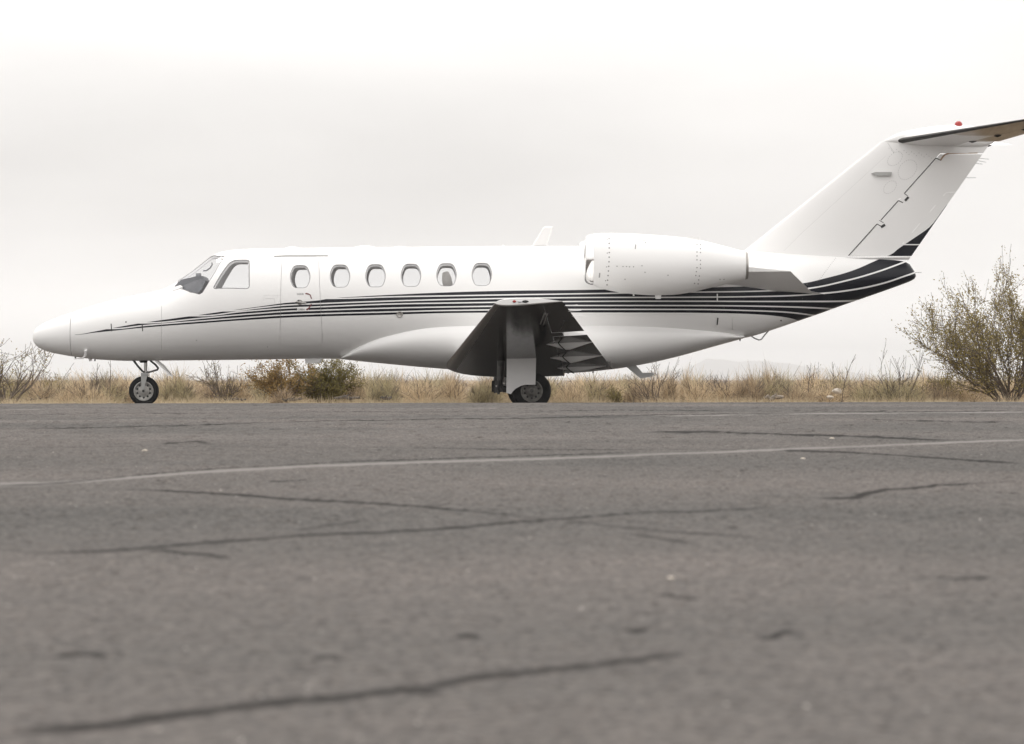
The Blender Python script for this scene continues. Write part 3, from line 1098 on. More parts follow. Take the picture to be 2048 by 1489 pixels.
# ---- lifting surfaces
def naca(t, c, thick, camber=0.015):
    """upper/lower offsets at chord fraction c"""
    yt = 5 * thick * (0.2969 * math.sqrt(c) - 0.1260 * c - 0.3516 * c * c + 0.2843 * c ** 3 - 0.1036 * c ** 4)
    yc = camber * 4 * c * (1 - c)
    return yc + yt, yc - yt
def section(c0, c1, thick, n=16):
    """closed outline between chord fractions: upper from c1 to c0, then lower c0 to c1; flag 1 lower, 2 nose strip"""
    cs = [c0 + (c1 - c0) * (0.5 - 0.5 * math.cos(math.pi * k / n)) for k in range(n + 1)] if c0 < 0.02 else [c0 + (c1 - c0) * k / n for k in range(n + 1)]
    up = [(c, naca(0, c, thick)[0]) for c in reversed(cs)]
    lo = [(c, naca(0, c, thick)[1]) for c in cs]
    if c0 < 1e-6:
        lo = lo[1:]
    return up, lo
def panel(stations, c0, c1, nose=0.07, n=16, cap=(True, True), mats3=(0, 1, 2), capmi=0, axis='Y'):
    """stations: (span, xLE, zLE, xTE, zTE, thick)"""
    mb = MB()
    rows = []
    for (sp, xl, zl, xt, zt, th) in stations:
        up, lo = section(c0, c1, th, n)
        ch = math.hypot(xt - xl, zt - zl)
        ux, uz = (xt - xl) / ch, (zt - zl) / ch
        row = []
        for c, o in up + lo:
            if axis == 'Y':
                row.append(Vector((xl + ux * c * ch - uz * o * ch, sp, zl + uz * c * ch + ux * o * ch)))
            else:   # span along z (fin): thickness along y
                row.append(Vector((xl + ux * c * ch, -o * ch, zl + uz * c * ch)))
        rows.append(row)
    nn = len(rows[0])
    nu = n + 1
    allc = [c for c, o in section(c0, c1, 0.1, n)[0]] + [c for c, o in section(c0, c1, 0.1, n)[1]]
    for i in range(len(rows) - 1):
        for k in range(nn):
            k2 = (k + 1) % nn
            cm_ = (allc[k] + allc[k2]) / 2
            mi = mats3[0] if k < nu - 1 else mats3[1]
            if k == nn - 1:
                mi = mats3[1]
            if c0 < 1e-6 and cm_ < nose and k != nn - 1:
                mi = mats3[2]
            mb.add([rows[i][k], rows[i][k2], rows[i + 1][k2], rows[i + 1][k]], [(0, 1, 2, 3)], mi, True)
    if cap[0]:
        mb.add(rows[0], [tuple(range(nn))], capmi, False)
    if cap[1]:
        mb.add(rows[-1], [tuple(reversed(range(nn)))], capmi, False)
    # weld
    key, mp, nv = {}, [], []
    for p in mb.v:
        q = (round(p[0], 5), round(p[1], 5), round(p[2], 5))
        if q not in key:
            key[q] = len(nv)
            nv.append(p)
        mp.append(key[q])
    mb.v = nv
    nf, nm, ns = [], [], []
    for f, mi, sm in zip(mb.f, mb.m, mb.s):
        g = []
        for i in f:
            if mp[i] not in g:
                g.append(mp[i])
        if len(g) > 2:
            nf.append(tuple(g)); nm.append(mi); ns.append(sm)
    mb.f, mb.m, mb.s = nf, nm, ns
    return mb

def lerp_st(a, b_, t):
    return tuple(p + (q - p) * t for p, q in zip(a, b_))
xr, zr = P(898.5, 721, -0.95)
xrt, zrt = P(1223.5, 737, -0.95)
xt_, zt_ = P(990, 607, -8.0)
xtt, ztt = P(1125, 603.5, -8.0)
W_root = (-0.95, xr, zr, xrt, zrt, 0.135)
W_tip = (-8.0, xt_, zt_, xtt, ztt, 0.115)
def wst(Y, dth=1.0):
    t = (Y + 0.95) / (-8.0 + 0.95)
    s = list(lerp_st(W_root, W_tip, t))
    s[5] *= dth
    return tuple(s)
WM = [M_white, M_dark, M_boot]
def both(mb, name, mats, parents, angle=35):
    a = mb.build(name, mats, parents[0], angle=angle)
    b_ = mb.mirror().build(name, mats, parents[1], angle=angle)
    return a, b_
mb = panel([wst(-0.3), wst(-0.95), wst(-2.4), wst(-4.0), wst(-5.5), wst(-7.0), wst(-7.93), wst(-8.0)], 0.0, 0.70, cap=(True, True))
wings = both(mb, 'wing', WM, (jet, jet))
both(panel([wst(-7.99), wst(-8.02, 0.93), wst(-8.035, 0.8)], 0.0, 0.997, nose=0.0, mats3=(0, 0, 0)), 'wing_tip_cap', [M_white], wings)
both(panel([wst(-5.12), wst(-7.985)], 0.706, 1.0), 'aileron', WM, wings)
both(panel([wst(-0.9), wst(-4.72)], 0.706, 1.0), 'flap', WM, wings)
both(panel([wst(-4.74), wst(-5.10)], 0.70, 0.80), 'flap_gap_rib', WM, wings)

def wing_low(x, Y):
    s = wst(Y)
    ch = s[3] - s[1]
    c = max(0.0, min(1.0, (x - s[1]) / ch))
    return s[2] + (s[4] - s[2]) * c + naca(0, c, s[5])[1] * ch
# flap track fairings
for (Y, u0, um, u1, vb) in ((-3.95, 1093, 1135, 1186, 701.5), (-2.45, 1100, 1143, 1205, 727), (-1.25, 1115, 1150, 1212, 746)):
    xa_, xm_, xb_ = X(u0, Y), X(um, Y), X(u1, Y)
    zb_ = P(um, vb, Y)[1]
    vs, fs = [], []
    NSg, NA = 10, 8
    for i in range(NSg + 1):
        t = i / NSg
        x = xa_ + (xb_ - xa_) * t
        tm = (xm_ - xa_) / (xb_ - xa_)
        g = t / tm if t < tm else (1 - t) / (1 - tm)
        g = max(0.02, g)
        zl = wing_low(x, Y)
        zm_ = wing_low(xm_, Y)
        hh = (zm_ - zb_) * g
        for k in range(NA + 1):
            an = math.pi * k / NA
            vs.append((x, Y - math.cos(an) * 0.075 * (g ** 0.7), zl + 0.015 - (hh + 0.015) * math.sin(an) ** 0.8))
    fs = [(i * (NA + 1) + k, i * (NA + 1) + k + 1, (i + 1) * (NA + 1) + k + 1, (i + 1) * (NA + 1) + k) for i in range(NSg) for k in range(NA)]
    mb = MB()
    mb.add(vs, fs)
    both(mb, 'flap_track_fairing', [M_white], wings, 50)
    # joint line round the fairing
    m2 = MB()
    xj = xm_ - 0.02
    zl = wing_low(xj, Y)
    hh = (wing_low(xm_, Y) - zb_) * 0.97
    m2.tube([(xj + 0.12 * (math.sin(math.pi * k / 12)) - 0.12, Y - math.cos(math.pi * k / 12) * 0.078, zl + 0.012 - (hh + 0.02) * math.sin(math.pi * k / 12) ** 0.8) for k in range(13)], 0.008, 5)
    both(m2, 'fairing_joint', [M_black], wings, 50)
# wing tip light
xq, zq = P(1040, 603.5, -8.04)
for (dx, l, ma, nm) in ((-0.075, 0.05, M_red, 'navigation_light'), (0.0, 0.07, M_lens, 'strobe_light'), (0.07, 0.09, M_black, 'light_housing')):
    mb = MB()
    vs, fs = [], []
    for i in range(7):
        t = i / 6
        r = 0.018 * math.sin(math.pi * min(0.98, max(0.02, t))) ** 0.6
        for k in range(8):
            an = 2 * math.pi * k / 8
            vs.append((xq + dx + (t - 0.5) * l, -8.036 - max(0, math.cos(an)) * r * 1.1, zq + math.sin(an) * r))
    fs = [(i * 8 + k, i * 8 + (k + 1) % 8, (i + 1) * 8 + (k + 1) % 8, (i + 1) * 8 + k) for i in range(6) for k in range(8)]
    mb.add(vs, fs)
    both(mb, nm, [ma], wings, 60)
# small access strips and vent under the outer wing
for (u, v, Y, ln, ang, ma) in ((1085, 631, -6.6, 0.3, 62, M_alu), (1091, 634, -6.5, 0.3, 62, M_alu), (1125, 645, -5.9, 0.26, 75, M_black)):
    x, z = P(u, v, Y)
    mb = MB()
    pts_ = []
    for k in (-0.5, 0.5):
        xx, yy = x + 0.03 * k, Y - k * ln * 3.5
        pts_.append((xx, yy, wing_low(xx, yy) - 0.001))
    mb.tube(pts_, 0.008, 5)
    both(mb, 'access_strip', [ma], wings)
# static wicks on the aileron
for (u, v) in ((1136, 609), (1138, 614), (1145, 622)):
    Y = -7.6 if v < 612 else (-7.1 if v < 618 else -6.6)
    s = wst(Y)
    mb = MB()
    mb.tube([(s[3] - 0.02, Y, s[4]), (s[3] + 0.16, Y, s[4] + 0.012)], 0.005, 5)
    both(mb, 'static_wick', [M_white], wings)

# ---- fin, rudder, tailplane
def ln(p, q, v):
    t = (v - p[1]) / (q[1] - p[1])
    return p[0] + (q[0] - p[0]) * t
FLE = ((1494, 497.6), (1767, 280))
FTE = ((1822, 513.6), (1974.6, 294.7))
FH = ((1697, 512), (1882, 305.5))
def fst(v, hinge=False):
    xl, z = P(ln(*FLE, v), v)
    xt2, _ = P(ln(*FTE, v), v)
    return (0, xl, z, xt2, z, 0.085)
def hfrac(v):
    a, b_, c = ln(*FLE, v), ln(*FTE, v), ln(*FH, v)
    return (c - a) / (b_ - a)
def finpanel(v0, v1, fr0, fr1, nrow, nchord, gap=0.0):
    """fr0/fr1: functions of v giving chord fractions"""
    mb = MB()
    rows = []
    for i in range(nrow + 1):
        v = v0 + (v1 - v0) * i / nrow
        _, xl, z, xt2, _, th = fst(v)
        ch = xt2 - xl
        a, b_ = fr0(v), fr1(v)
        cs = [a + (b_ - a) * ((k / nchord) ** 1.8 if a < 1e-6 else k / nchord) for k in range(nchord + 1)]
        th = 0.075 - 0.012 * i / nrow
        up = [Vector((xl + c * ch, -naca(0, c, th, 0)[0] * ch, z)) for c in cs]
        rows.append(up + [Vector((p.x, -p.y, p.z)) for p in reversed(up)])
    nn = len(rows[0])
    vs = [p for r in rows for p in r]
    mb.add(vs, [(i * nn + k, i * nn + (k + 1) % nn, (i + 1) * nn + (k + 1) % nn, (i + 1) * nn + k) for i in range(nrow) for k in range(nn)])
    mb.add(rows[0], [tuple(range(nn))], 0, False)
    mb.add(rows[-1], [tuple(range(nn))], 0, False)
    return mb
fin = finpanel(516, 284, lambda v: 0.0, lambda v: hfrac(v) - 0.004, 14, 22).build('fin', M_white, jet, angle=40)
rud = finpanel(512.5, 309, lambda v: hfrac(v) + 0.006, lambda v: 1.0, 10, 10).build('rudder', M_rudder, fin, angle=40)
finpanel(306.5, 290, lambda v: hfrac(v) - 0.002, lambda v: 1.0, 2, 10).build('fin_tip', M_white, fin, angle=40)
finpanel(520.5, 514.5, lambda v: hfrac(513) + 0.02, lambda v: 1.0, 2, 10).build('rudder_base', M_white, fin, angle=40)
def fin_y(u, v):
    a, b_ = ln(*FLE, v), ln(*FTE, v)
    c = (u - a) / (b_ - a)
    th = 0.075 - 0.012 * (516 - v) / 232
    ch = (b_ - a) / 130.0
    return -naca(0, max(0.0, min(1, c)), th, 0)[0] * ch
def finpt(u, v, off=0.0):
    y = fin_y(u, v)
    x, z = P(u, v, y)
    return Vector((x, y - off, z))
def strip_on(fn, pts, w, name, material, parent, off=0.003, n=6):
    """thin raised strip following a surface (fn maps measurement -> point)"""
    mb = MB()
    path = []
    for a, b_ in zip(pts[:-1], pts[1:]):
        for k in range(n):
            t = k / n
            path.append((a[0] + (b_[0] - a[0]) * t, a[1] + (b_[1] - a[1]) * t))
    path.append(pts[-1])
    vs = []
    for i, p in enumerate(path):
        q0, q1 = path[max(i - 1, 0)], path[min(i + 1, len(path) - 1)]
        t = Vector((q1[0] - q0[0], q1[1] - q0[1])).normalized()
        l, r = (p[0] - t.y * w / 2, p[1] + t.x * w / 2), (p[0] + t.y * w / 2, p[1] - t.x * w / 2)
        for q, o in ((l, off), (r, off), (r, -0.004), (l, -0.004)):
            vs.append(fn(q[0], q[1], o))
    k = len(path)
    fs = []
    for i in range(k - 1):
        for j in range(4):
            fs.append((4 * i + j, 4 * i + (j + 1) % 4, 4 * (i + 1) + (j + 1) % 4, 4 * (i + 1) + j))
    fs += [(0, 1, 2, 3), (4 * k - 1, 4 * k - 2, 4 * k - 3, 4 * k - 4)]
    mb.add(vs, fs, 0, False)
    return mb.build(name, material, parent)
# hinge tabs set across the rudder gap and the dark gap edges
M_rivet = mat('rivet_head', (0.2, 0.195, 0.19), 0.5)
M_finrivet = mat('fin_rivet', (0.42, 0.415, 0.41), 0.5)
M_line = mat('panel_line', (0.62, 0.61, 0.6), 0.5)
M_dash = mat('white_tape', (0.93, 0.93, 0.92), 0.4)
M_gap = mat('hinge_gap', (0.03, 0.03, 0.03), 0.6)
strip_on(finpt, [(1697, 512), (1754, 448.5)], 1.9, 'hinge_gap', M_gap, fin, 0.002)
strip_on(finpt, [(1754, 448.5), (1762, 453)], 1.6, 'hinge_gap', M_gap, fin, 0.002)
strip_on(finpt, [(1762, 440.5), (1797, 401.5)], 1.9, 'hinge_gap', M_gap, fin, 0.002)
strip_on(finpt, [(1797, 401.5), (1806, 406)], 1.6, 'hinge_gap', M_gap, fin, 0.002)
strip_on(finpt, [(1809, 387), (1872, 316.5)], 1.9, 'hinge_gap', M_gap, fin, 0.002)
strip_on(finpt, [(1758.5, 441), (1767, 446)], 1.2, 'hinge_gap', M_gap, fin, 0.002)
strip_on(finpt, [(1808, 387), (1815, 392)], 1.2, 'hinge_gap', M_gap, fin, 0.002)
strip_on(finpt, [(1753.5, 443), (1763, 449)], 8.5, 'hinge_tab', M_white, fin, 0.0012)
strip_on(finpt, [(1801, 390), (1812, 398)], 10, 'hinge_tab', M_white, fin, 0.0012)
strip_on(finpt, [(1762, 455), (1770, 450)], 5, 'hinge_bolt', M_gap, fin, 0.006)
strip_on(finpt, [(1810, 402), (1817, 394.5)], 4.5, 'hinge_bolt', M_gap, fin, 0.006)
M_brass = mat('tan_sealant', (0.35, 0.24, 0.16), 0.6)
strip_on(finpt, [(1881, 321), (1885, 315), (1890, 309.5), (1897, 307.5)], 3.0, 'hinge_edge', M_brass, fin, 0.004)
strip_on(finpt, [(1897, 307.8), (1955, 306.5)], 1.8, 'hinge_edge', M_brass, fin, 0.003)
strip_on(finpt, [(1872, 316.5), (1882, 321.5)], 1.6, 'hinge_gap', M_gap, fin, 0.002)
# trim tab outline dashes
for a, b_ in (((1892, 386), (1911, 384.5)), ((1886, 393), (1891, 387)), ((1860, 424), (1871, 411)), ((1824, 466), (1840, 447)), ((1805, 489), (1808, 485))):
    strip_on(finpt, [a, b_], 1.8, 'trim_tab_edge', M_dash, rud, 0.004)
strip_on(finpt, [(1568, 502), (1600, 470), (1772, 312)], 0.5, 'fin_panel_line', M_line, fin, 0.0006)
strip_on(finpt, [(1712, 497), (1766, 436)], 0.5, 'rudder_spar_line', M_line, rud, 0.0006)
strip_on(finpt, [(1700, 516.5), (1820, 515)], 2.5, 'rudder_base_edge', M_white, fin, 0.03)
# fin vortex fairing
mb = MB()
pv = [(1742, 347.5), (1750, 344.8), (1783, 345), (1782, 352), (1752, 352)]
vs = [finpt(u, v, 0.05 if 1745 < u < 1784 else 0.004) for u, v in pv]
vs2 = [finpt(u, v, -0.01) for u, v in pv]
n = len(pv)
mb.add(vs + vs2, [tuple(range(n))] + [(i, (i + 1) % n, n + (i + 1) % n, n + i) for i in range(n)], 0, False)
mb.build('fin_fairing', M_grey, fin)
# rivet rings round the fin access panels (each head a shallow disc; joined, far too small to pick apart)
mb = MB()
def rivet(fn, u, v, r=0.006, off=0.002):
    c = fn(u, v, off)
    n = 6
    k = r * 130
    vs = [fn(u + k * math.cos(2 * math.pi * i / n), v + k * math.sin(2 * math.pi * i / n), off) for i in range(n)] + [fn(u, v, off + r * 0.5)]
    mb.add(vs, [(i, (i + 1) % n, n) for i in range(n)], 0, False)
for (cu, cvv, ru, rv, rot, nn) in ((1790, 318, 17, 11, -40, 20), (1815, 340, 22, 16, -50, 26), (1780, 375, 15, 10, -45, 18)):
    for k in range(nn):
        a = 2 * math.pi * k / nn
        du, dv = ru * math.cos(a), rv * math.sin(a)
        c_, s_ = math.cos(R(rot)), math.sin(R(rot))
        rivet(finpt, cu + du * c_ - dv * s_, cvv + du * s_ + dv * c_, 0.0065)
for k in range(18):
    rivet(finpt, 1778 + k * 5, 297 + k * 0.8 + (k % 3) * 3, 0.0065)
for k in range(8):
    rivet(finpt, 1776 + k * 1.6, 287 + k * 2.6, 0.007)
tag(mb.build('rivet_rows', M_finrivet, fin), kind='stuff')

# bullet fairing on the fin top
BT = [(1768, 282), (1785, 272.5), (1800, 266), (1830, 259), (1860, 254), (1890, 251), (1917, 250), (1945, 253), (1975, 263), (1995, 276)]
BB = [(1768, 282), (1778, 287), (1800, 290), (1830, 292), (1873, 294.7), (1920, 295.5), (1960, 294), (1985, 287), (1995, 276)]
bt, bb = pchip([P(u, v) for u, v in BT]), pchip([P(u, v) for u, v in BB])
bw = pchip([(X(1768), 0.0), (X(1772), 0.03), (X(1785), 0.06), (X(1810), 0.09), (X(1860), 0.12), (X(1920), 0.12), (X(1970), 0.07), (X(1995), 0.0)])
mb = MB()
vs = []
NB, NK = 30, 24
xa_, xb_ = X(1768), X(1995)
for i in range(NB + 1):
    x = xa_ + (xb_ - xa_) * (0.5 - 0.5 * math.cos(math.pi * i / NB))
    zt2, zb2, w = bt(x), bb(x), bw(x)
    for k in range(NK):
        a = 2 * math.pi * k / NK
        vs.append((x, w * math.cos(a), (zt2 + zb2) / 2 + (zt2 - zb2) / 2 * math.sin(a)))
mb.add(vs, [(i * NK + k, (i + 1) * NK + k, (i + 1) * NK + (k + 1) % NK, i * NK + (k + 1) % NK) for i in range(NB) for k in range(NK)])
bullet = mb.build('tail_bullet', M_white, jet)
xb0, zb0 = P(1917, 250.5)
mb = MB()
mb.lathe([(-0.03, 0.062), (0.0, 0.062), (0.025, 0.056), (0.045, 0.042), (0.058, 0.022), (0.062, 0.001)], (xb0, 0, zb0), 'Z', 18)
mb.build('beacon', M_red, bullet)
# tailplane
SR = (-0.06, *P(1795, 281.5, -0.06), *P(1976, 289.5, -0.06), 0.10)
xl1, zl1 = P(2060, 238.0, -2.75)
xt1, zt1 = P(2136, 243.5, -2.75)
ST = (-2.75, xl1, zl1, xt1, zt1, 0.09)
def sst(t):
    return lerp_st(SR, ST, t)
M_tailboot = noisy(mat('tail_boot', (0.03, 0.028, 0.027), 0.5, spec=0.2), 6.0, (0.022, 0.021, 0.02), (0.04, 0.037, 0.035))
SM = [M_white, M_white, M_tailboot, M_stab]
mb = panel([sst(0), sst(0.2), sst(0.4)], 0, 0.66, nose=0.075, cap=(True, False), mats3=(0, 1, 2))
ma2 = panel([sst(0.4), sst(0.7), sst(1.0)], 0, 0.66, nose=0.075, cap=(False, True), mats3=(0, 3, 2))
mb.add(ma2.v, [], 0)
off_ = len(mb.v) - len(ma2.v)
for f, mi, sm in zip(ma2.f, ma2.m, ma2.s):
    mb.f.append(tuple(i + off_ for i in f)); mb.m.append(mi); mb.s.append(sm)
tails = both(mb, 'tailplane', SM, (jet, jet))
both(panel([sst(0.14), sst(1.0)], 0.668, 1.0, mats3=(0, 1, 0)), 'elevator', [M_white, M_stab], tails)
for t, du in ((0.16, 0), (0.42, 0), (0.7, 0)):
    s = sst(t)
    x = s[1] + (s[3] - s[1]) * 0.66
    z = s[2] + (s[4] - s[2]) * 0.66
    mb = MB()
    mb.tube([(x - 0.05, s[0], z - 0.03), (x, s[0], z - 0.035), (x + 0.06, s[0], z - 0.025)], [0.006, 0.018, 0.007], 6)
    both(mb, 'elevator_hinge', [M_black], tails)
# static wicks on rudder, fin tip and stinger
for (u, v, du, dv) in ((1962, 317, 16, 3), (1960, 322, 12, 5), (1955, 327, 10, 3), (1936, 356, 16, 0), (1826, 545.5, 17, 0)):
    x0, z0 = P(u - 4, v)
    x1, z1 = P(u + du, v + dv * 0.6)
    mb = MB()
    mb.tube([(x0, 0, z0), (x1, 0, z1)], 0.004, 5)
    mb.build('static_wick', M_grey, fin)

# ---- engines
NY = -1.35
NT_ = [(1186, 468.5), (1197, 466.8), (1222, 466.6), (1260, 467.6), (1293, 469.3), (1353, 474), (1399, 480.5), (1437, 489.5), (1465, 497), (1490, 503.5)]
NBm = [(1186, 570.5), (1197, 575.3), (1208, 579), (1223, 582.6), (1245, 586.5), (1270, 589), (1305, 591), (1341, 590.5), (1377, 586.3), (1413, 578), (1461, 567), (1490, 560)]
n_t = pchip([P(u, v, NY) for u, v in NT_])
n_b = pchip([P(u, v, NY) for u, v in NBm])
nx0, nx1 = X(1186, NY), X(1490, NY)
def nac_sec(x):
    t, b_ = n_t(x), n_b(x)
    return (t + b_) / 2, (t - b_) / 2
def nacpt(u, v, off=0.0):
    y = NY - 0.3
    for _ in range(4):
        x, z = P(u, v, y)
        zc, r = nac_sec(x)
        s = max(-0.999, min(0.999, (z - zc) / r))
        y = NY - r * math.sqrt(1 - s * s)
    return Vector((x, y - off * math.sqrt(1 - s * s), z + off * s))
mb = MB()
NN, NK = 40, 56
vs = []
for i in range(NN + 1):
    x = nx0 + (nx1 - nx0) * i / NN
    zc, r = nac_sec(x)
    for k in range(NK):
        a = 2 * math.pi * k / NK
        vs.append((x, NY + r * math.cos(a), zc + r * math.sin(a)))
fs = [(i * NK + k, i * NK + (k + 1) % NK, (i + 1) * NK + (k + 1) % NK, (i + 1) * NK + k) for i in range(NN) for k in range(NK)]
mb.add(vs, fs)
nac = both(mb, 'engine_nacelle', [M_white], (jet, jet), 40)
# intake lip: polished ring with a slanted face, rolled into the duct
mb = MB()
vs = []
prof = []
lipx_t, lipx_b = P(1170.5, 477, NY)[0], P(1167.5, 556, NY)[0]
zc0, r0 = nac_sec(nx0)
zl_t, zl_b = P(1171, 477.5, NY)[1], P(1168, 557, NY)[1]
rings = []
NL = 12
for i in range(NL + 1):
    t = i / NL
    ring = []
    for k in range(NK):
        a = 2 * math.pi * k / NK
        s = math.sin(a)
        lipx = lipx_b + (lipx_t - lipx_b) * (s + 1) / 2
        zcl, rl = (zl_t + zl_b) / 2, (zl_t - zl_b) / 2
        if t < 0.5:           # outer quarter from the cowl to the highlight
            q = t * 2 * math.pi / 2
            x = nx0 - 0.002 + (lipx - nx0) * math.sin(q)
            r = rl + (r0 - rl) * math.cos(q)
            zc = zc0 + (zcl - zc0) * (1 - math.cos(q))
        else:                 # inner quarter into the duct
            q = (t - 0.5) * 2 * math.pi / 2
            x = lipx + 0.22 * (1 - math.cos(q))
            r = rl - 0.05 * math.sin(q)
            zc = zcl
        ring.append((x, NY + r * math.cos(a), zc + r * math.sin(a)))
    rings += ring
mb.add(rings, [(i * NK + k, i * NK + (k + 1) % NK, (i + 1) * NK + (k + 1) % NK, (i + 1) * NK + k) for i in range(NL) for k in range(NK)])
both(mb, 'intake_lip', [M_chrome], nac, 60)
mb = MB()
zcl = (zl_t + zl_b) / 2
rl = (zl_t - zl_b) / 2 - 0.05
mb.lathe([(lipx_b + 0.2, rl), (lipx_b + 0.6, rl)], (0, NY, zcl), 'X', NK)
mb.lathe([(lipx_b + 0.42, 0.0005), (lipx_b + 0.46, 0.06), (lipx_b + 0.55, 0.1)], (0, NY, zcl), 'X', 20)
both(mb, 'intake_duct', [M_grey], nac, 60)
mb = MB()
for k in range(18):
    a = 2 * math.pi * k / 18
    pts_ = []
    for (r, tw, w) in ((0.09, 0.4, 0.045), (rl * 0.97, 0.9, 0.065)):
        for sgn in (-1, 1):
            aa = a + sgn * w * math.sin(tw) / r * 0.9
            pts_.append((lipx_b + 0.53 + sgn * w * math.cos(tw), NY + r * math.cos(aa), zcl + r * math.sin(aa)))
    mb.add(pts_, [(0, 1, 3, 2)], 0, False)
mb.lathe([(lipx_b + 0.6, rl), (lipx_b + 0.6, 0.001)], (0, NY, zcl), 'X', 30)
both(mb, 'engine_fan', [M_hyd], nac, 60)
mb = MB()
zce, re_ = nac_sec(nx1)
mb.lathe([(nx1 + 0.001, re_), (nx1 + 0.012, re_ - 0.004), (nx1 + 0.04, re_ - 0.012), (nx1 + 0.04, re_ - 0.025), (nx1 - 0.25, re_ - 0.04)], (0, NY, zce), 'X', NK)
mb.lathe([(nx1 - 0.25, re_ - 0.04), (nx1 - 0.25, 0.09), (nx1 - 0.05, 0.06), (nx1 + 0.03, 0.002)], (0, NY, zce), 'X', 30)
both(mb, 'exhaust_nozzle', [M_alu], nac, 40)
# pylon: slopes up from the fuselage to the nacelle, seen from below
mb = MB()
def pyl(y, ule, vle, ute, vte, th):
    x0, z0 = P(ule, vle, y)
    x1, z1 = P(ute, vte, y)
    lo, up = [], []
    for k in range(13):
        c = k / 12
        x, z = x0 + (x1 - x0) * c, z0 + (z1 - z0) * c
        lo.append(Vector((x, y, z)))
        up.append(Vector((x, y, z + th * (math.sin(math.pi * min(1, c * 1.25) * 0.5) if c < 0.4 else (1 - c) / 0.6 * 1.0) + 0.002)))
    return lo + up[::-1]
rows = [pyl(-0.35, 1275, 583, 1650, 589, 0.14), pyl(-0.55, 1275, 577, 1622, 583.5, 0.14), pyl(-0.99, 1275, 546, 1581, 543.2, 0.155)]
nn = len(rows[0])
mb.add([p for r in rows for p in r], [(i * nn + k, i * nn + (k + 1) % nn, (i + 1) * nn + (k + 1) % nn, (i + 1) * nn + k) for i in range(2) for k in range(nn)], 0, False)
mb.add(rows[-1], [tuple(range(nn))], 0, False)
both(mb, 'engine_pylon', [M_white], nac, 25)
# latches, drains, rivet bands on the cowling
for (u, v, w, h) in ((1199, 551, 2.4, 9), (1271, 494, 2.2, 9)):
    strip_on(nacpt, [(u + 0.5, v - h / 2), (u - 0.5, v + h / 2)], w, 'cowl_latch', M_grey, nac[0], 0.003)
mb = MB()
for k in range(11):
    v = 478 + k * 9.2
    u = 1216.5 - 0.0009 * (v - 500) ** 2 + 2
    rivet(nacpt, u, v, 0.012)
    if k % 3 == 0:
        rivet(nacpt, u - 4, v + 1, 0.009)
for k in range(11):
    v = 489 + k * 7.8
    for j in range(2):
        if (k + j * 2) % 4 != 1:
            rivet(nacpt, 1394 + j * 7 - (k > 6) * (k - 6) * 1.2, v + j, 0.010)
for (u, v) in ((1234, 533), (1246, 533.5), (1253, 533.5), (1259, 534), (1267, 534), (1284, 532), (1290, 545), (1250, 559), (1336, 551), (1440, 559), (1448, 559), (1278, 480), (1288, 481), (1291, 486)):
    rivet(nacpt, u, v, 0.009)
tag(mb.build('rivet_rows', M_rivet, nac[0]), kind='stuff')
mb = MB()
x0, z0 = P(1316, 589, NY)
mb.add([(x0 + a, NY + b_, z0 + c) for a, b_, c in ((-0.055, -0.035, 0.02), (0.055, -0.035, 0.02), (0.055, 0.035, 0.02), (-0.055, 0.035, 0.02), (-0.035, -0.022, -0.07), (0.04, -0.022, -0.07), (0.04, 0.022, -0.07), (-0.035, 0.022, -0.07))],
       [(4, 5, 6, 7), (0, 1, 5, 4), (1, 2, 6, 5), (2, 3, 7, 6), (3, 0, 4, 7)], 0, False)
both(mb, 'drain_mast', [M_white], nac)
mb = MB()
x0, z0 = P(1266, 587, NY)
mb.tube([(x0, NY, z0 + 0.03), (x0 + 0.012, NY, z0 - 0.04)], 0.012, 8)
both(mb, 'drain_pipe', [M_white], nac)
mb = MB()
mb.box((P(1375, 478, NY)[0], NY - 0.06, P(1375, 478, NY)[1] - 0.02), (P(1398, 478, NY)[0], NY + 0.06, P(1375, 474, NY)[1]))
both(mb, 'cowl_vent', [M_white], nac)

# ---- landing gear
def tyre(mb, cx, cy, cz, ro, rw, w, zflat=None):
    prof = []
    h = w / 2
    for k in range(15):
        a = -math.pi / 2 + math.pi * k / 14
        rr = (ro + rw) / 2 + (ro - rw) / 2 * math.cos(a) ** 0.7 if abs(a) < math.pi / 2 - 1e-6 else rw + 0.01
        prof.append((h * math.sin(a), rr if rr > rw else rw))
    prof = [(-h * 0.72, rw - 0.004)] + prof + [(h * 0.72, rw - 0.004)]
    mb.lathe(prof, (cx, cy, cz), 'Y', 48)
    if zflat is not None:
        mb.v = [(x, y, max(z, zflat + (0.0))) for x, y, z in mb.v]
def rim(mb, cx, cy, cz, r, w, holes, mi0=0, mi1=1):
    # outboard face at -y
    f = cy - w / 2
    mb.lathe([(0, r), (-0.006, r), (-0.01, r - 0.012), (0.0, r - 0.022), (0.02, r - 0.03), (0.028, r * 0.62), (0.012, r * 0.5), (0.004, r * 0.34), (-0.012, r * 0.3), (-0.016, r * 0.16), (-0.016, 0.0005)], (cx, f, cz), 'Y', 40, mi0)
    mb.lathe([(w, r), (w - 0.02, r - 0.03), (w - 0.03, 0.001)], (cx, f, cz), 'Y', 30, mi0)
    for k in range(holes):
        a = 2 * math.pi * (k + 0.5) / holes
        hx, hz = cx + math.cos(a) * r * 0.68, cz + math.sin(a) * r * 0.68
        mb.lathe([(0.0285 - 0.004, r * 0.115), (0.0185, r * 0.1), (0.0185, 0.0005)], (hx, f, hz), 'Y', 12, mi1)
